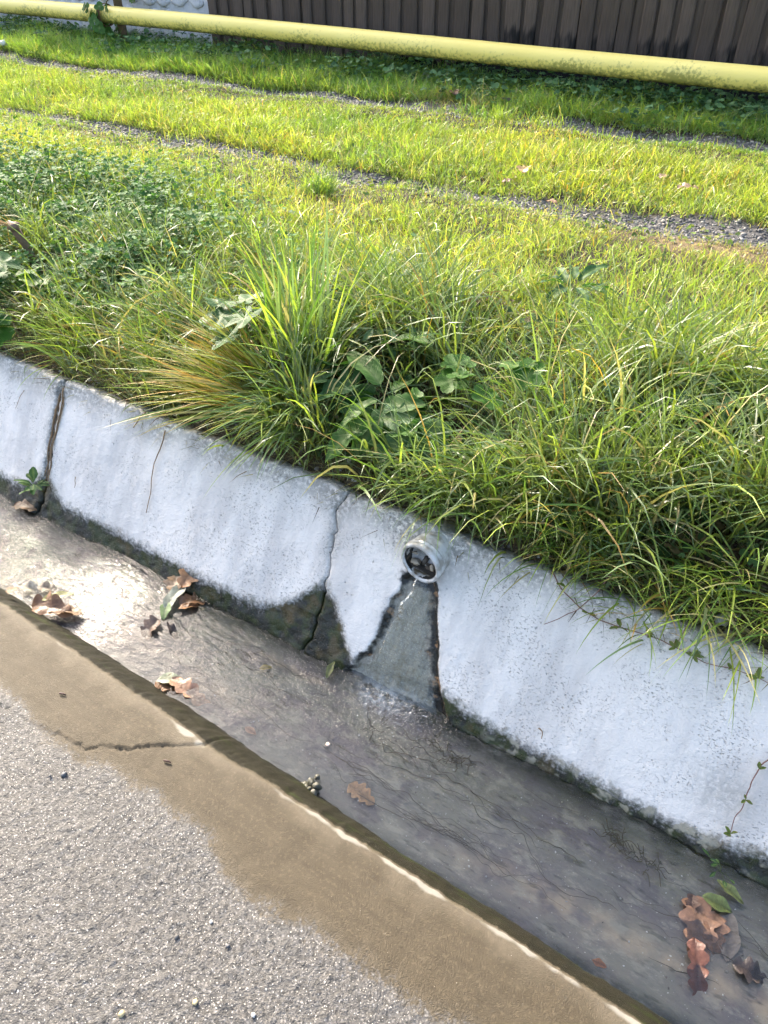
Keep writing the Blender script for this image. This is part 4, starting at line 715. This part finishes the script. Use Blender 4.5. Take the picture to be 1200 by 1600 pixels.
for cx_, cy_ in ((-.47,.985),(-.43,.975),(-.40,.97),(-.05,.985),(-.02,.98),(.03,.97),(-.62,.95),(.06,.965)):     # tangles
    for i in range(11):
        a = random.uniform(0,6.28); k = 7; u = np.linspace(0,1,k); ln = random.uniform(.015,.04); V, Q, _ = tube(np.stack([cx_+random.gauss(0,.012)+ln*u*math.cos(a+.0), cy_+random.gauss(0,.008)+ln*u*math.sin(a)+.006*np.sin(u*5+a), -.094+0*u], -1), .0009, 4, False); Vs.append(V); Qs.append(Q+o_); o_ += len(V)
tag(obj('algae_strands', mesh_np('algae_strands', np.concatenate(Vs), np.concatenate(Qs)), simple('algae', (.10,.08,.05), .5)), 'dark thread algae trailing on the ditch bed', 'algae', kind='stuff')
n = 420; x = rng.uniform(-2.2,.4,n); y = rng.uniform(.74,1.02,n); pebbles('bed_grit', np.stack([x,y,np.full(n,-.100)],-1), (.001,.003), [(.6,.58,.52),(.4,.36,.3),(.2,.17,.14),(.62,.6,.58)], 'pale grit scattered on the ditch bed')
# roots and creepers on the lining
ROOT = simple('dry_root', (.24,.16,.09), .8, 40, .4); VINE = simple('vine_stem', (.20,.10,.075), .6, 40, .4)
def crawl(pts, rad, off=.008, wig=.003):
    P = np.array([Wp(a, b_, off) for a, b_ in pts]); k = len(pts)*5; u = np.linspace(0, len(pts)-1, k); P = np.stack([np.interp(u, np.arange(len(pts)), P[:,i]) for i in range(3)], -1)
    for i in (0,2): P[:,i] += fbm(u, u*0, 1.5, 2, i+len(pts))*wig*2
    return P, tube(P, np.linspace(rad, rad*.5, k), 5)
rt_ = thing('root_bundle', 'bundle of dry brown roots in the lining joint above the green rosette', 'roots', Wp(85,680,.0))
for j in range(9):
    o1 = random.uniform(-7,7); pts = [(97+o1*.6,600+random.uniform(0,25)),(92+o1,640),(84+o1*.7,680),(78+o1*.5,715),(72+o1*.5,random.uniform(735,760))]
    P, (V, Q, T) = crawl(pts, random.uniform(.0012,.0028), random.uniform(-.002,.010), .006); obj('root', mesh_np('root', V-np.array(Wp(85,680,.0)), Q, T), ROOT, rt_)
for pts, r_, nm, lb in (([(258,672),(250,700),(241,722),(236,760),(228,802)],.0022,'dry_root','reddish dry root hanging on the widest slab'),([(228,645),(218,655),(208,668)],.003,'dry_root','short straw stub hanging at the lining top left of the dry root'),([(38,610),(30,625),(24,638)],.0012,'dry_root','thin dark twig on the leftmost slab'),([(118,745),(118,755),(116,762)],.0014,'dry_root','tiny dark twig on the widest slab near the joint'),([(1090,960),(1070,985),(1050,1015)],.0015,'dry_root','thin stem on the lining below the right tussock'),([(842,1138),(847,1143),(846,1154)],.0020,'dry_root','tiny hooked brown twig low on the slab right of the drain')):
    P, (V, Q, T) = crawl(pts, r_); tag(obj(nm, mesh_np(nm, V-P[0], Q, T), ROOT, loc=P[0]), lb, 'root', 'roots and twigs on the lining')
def vine(label, pts, at_, size, mesh=FLET):
    P, (V, Q, T) = crawl(pts, .0016, .010, .004); v_ = thing('creeping_vine', label, 'vine', P[0], 'creeping vines on the lining'); obj('stem', mesh_np('stem', V-P[0], Q, T), VINE, v_)
    for f_, n_ in at_:
        q_ = P[int(f_*(len(P)-1))]-P[0]
        for i in range(n_): obj('leaf', mesh, LEAF, v_, q_+WN3*.006, (R(random.uniform(10,50)), R(random.uniform(-30,30)), R(random.uniform(0,360))), (random.uniform(*size),)*3)
VY = strip_leaf('leaf', lambda t0: .26*math.sin(math.pi*min(1,t0**1.2))**.8*saw(t0,5,.25)+.01, 12, .3, .5, .02, 17, (.20,.21,.07), (.26,.22,.09))
vine('reddish creeping vine trailing along the top of the right slab', [(862,893),(880,925),(908,950),(938,970),(985,985),(1030,1000),(1068,1018),(1100,1035),(1150,1045),(1200,1068)], [(.08,2),(.28,2),(.42,3),(.55,2),(.64,4),(.73,5),(.88,2),(.97,4)], (.014,.026), VY)
vine('short reddish vine with three leaf clusters hanging down the right slab', [(1205,1185),(1190,1195),(1175,1225),(1165,1250),(1150,1280),(1140,1305)], [(.25,3),(.62,4),(.98,4)], (.011,.019), VY)
vine('fine green runner crossing the slab right of the drain', [(960,890),(935,925),(900,955),(850,975)], [(.1,2),(.3,2)], (.012,.018), VY)
# broken brown stalk at the left edge
b0 = G(62,425); st_ = thing('broken_stalk', 'broken dry brown stalk with orange straws at the left edge', 'stalk', b0)
top_ = np.array([-.05,-.02,.17]); V, Q, T = tube([(0,0,-.02),(-.012,0,.05),(-.03,-.01,.11),top_], [.014,.012,.014,.018], 9); obj('stem', mesh_np('stem', V, Q, T), simple('stalk_brown', (.14,.09,.05), .8, 60, .6, .006), st_)
V, T = ico(77,.3,2); obj('knot', mesh_np('knot', V*.028, None, T), simple('stalk_knot', (.17,.11,.075), .8, 60, .6, .006), st_, top_)
for i in range(9):
    e_ = top_+np.array([random.uniform(-.30,-.16), random.uniform(-.20,-.06), random.uniform(-.03,.05)]); V, Q, T = tube([top_, (top_+e_)/2+np.array([0,0,.03]), e_], [.0028,.0022,.001], 5); obj('straw', mesh_np('straw', V, Q, T), simple('orange_straw', (.52,.32,.13), .6, 60, .3), st_)
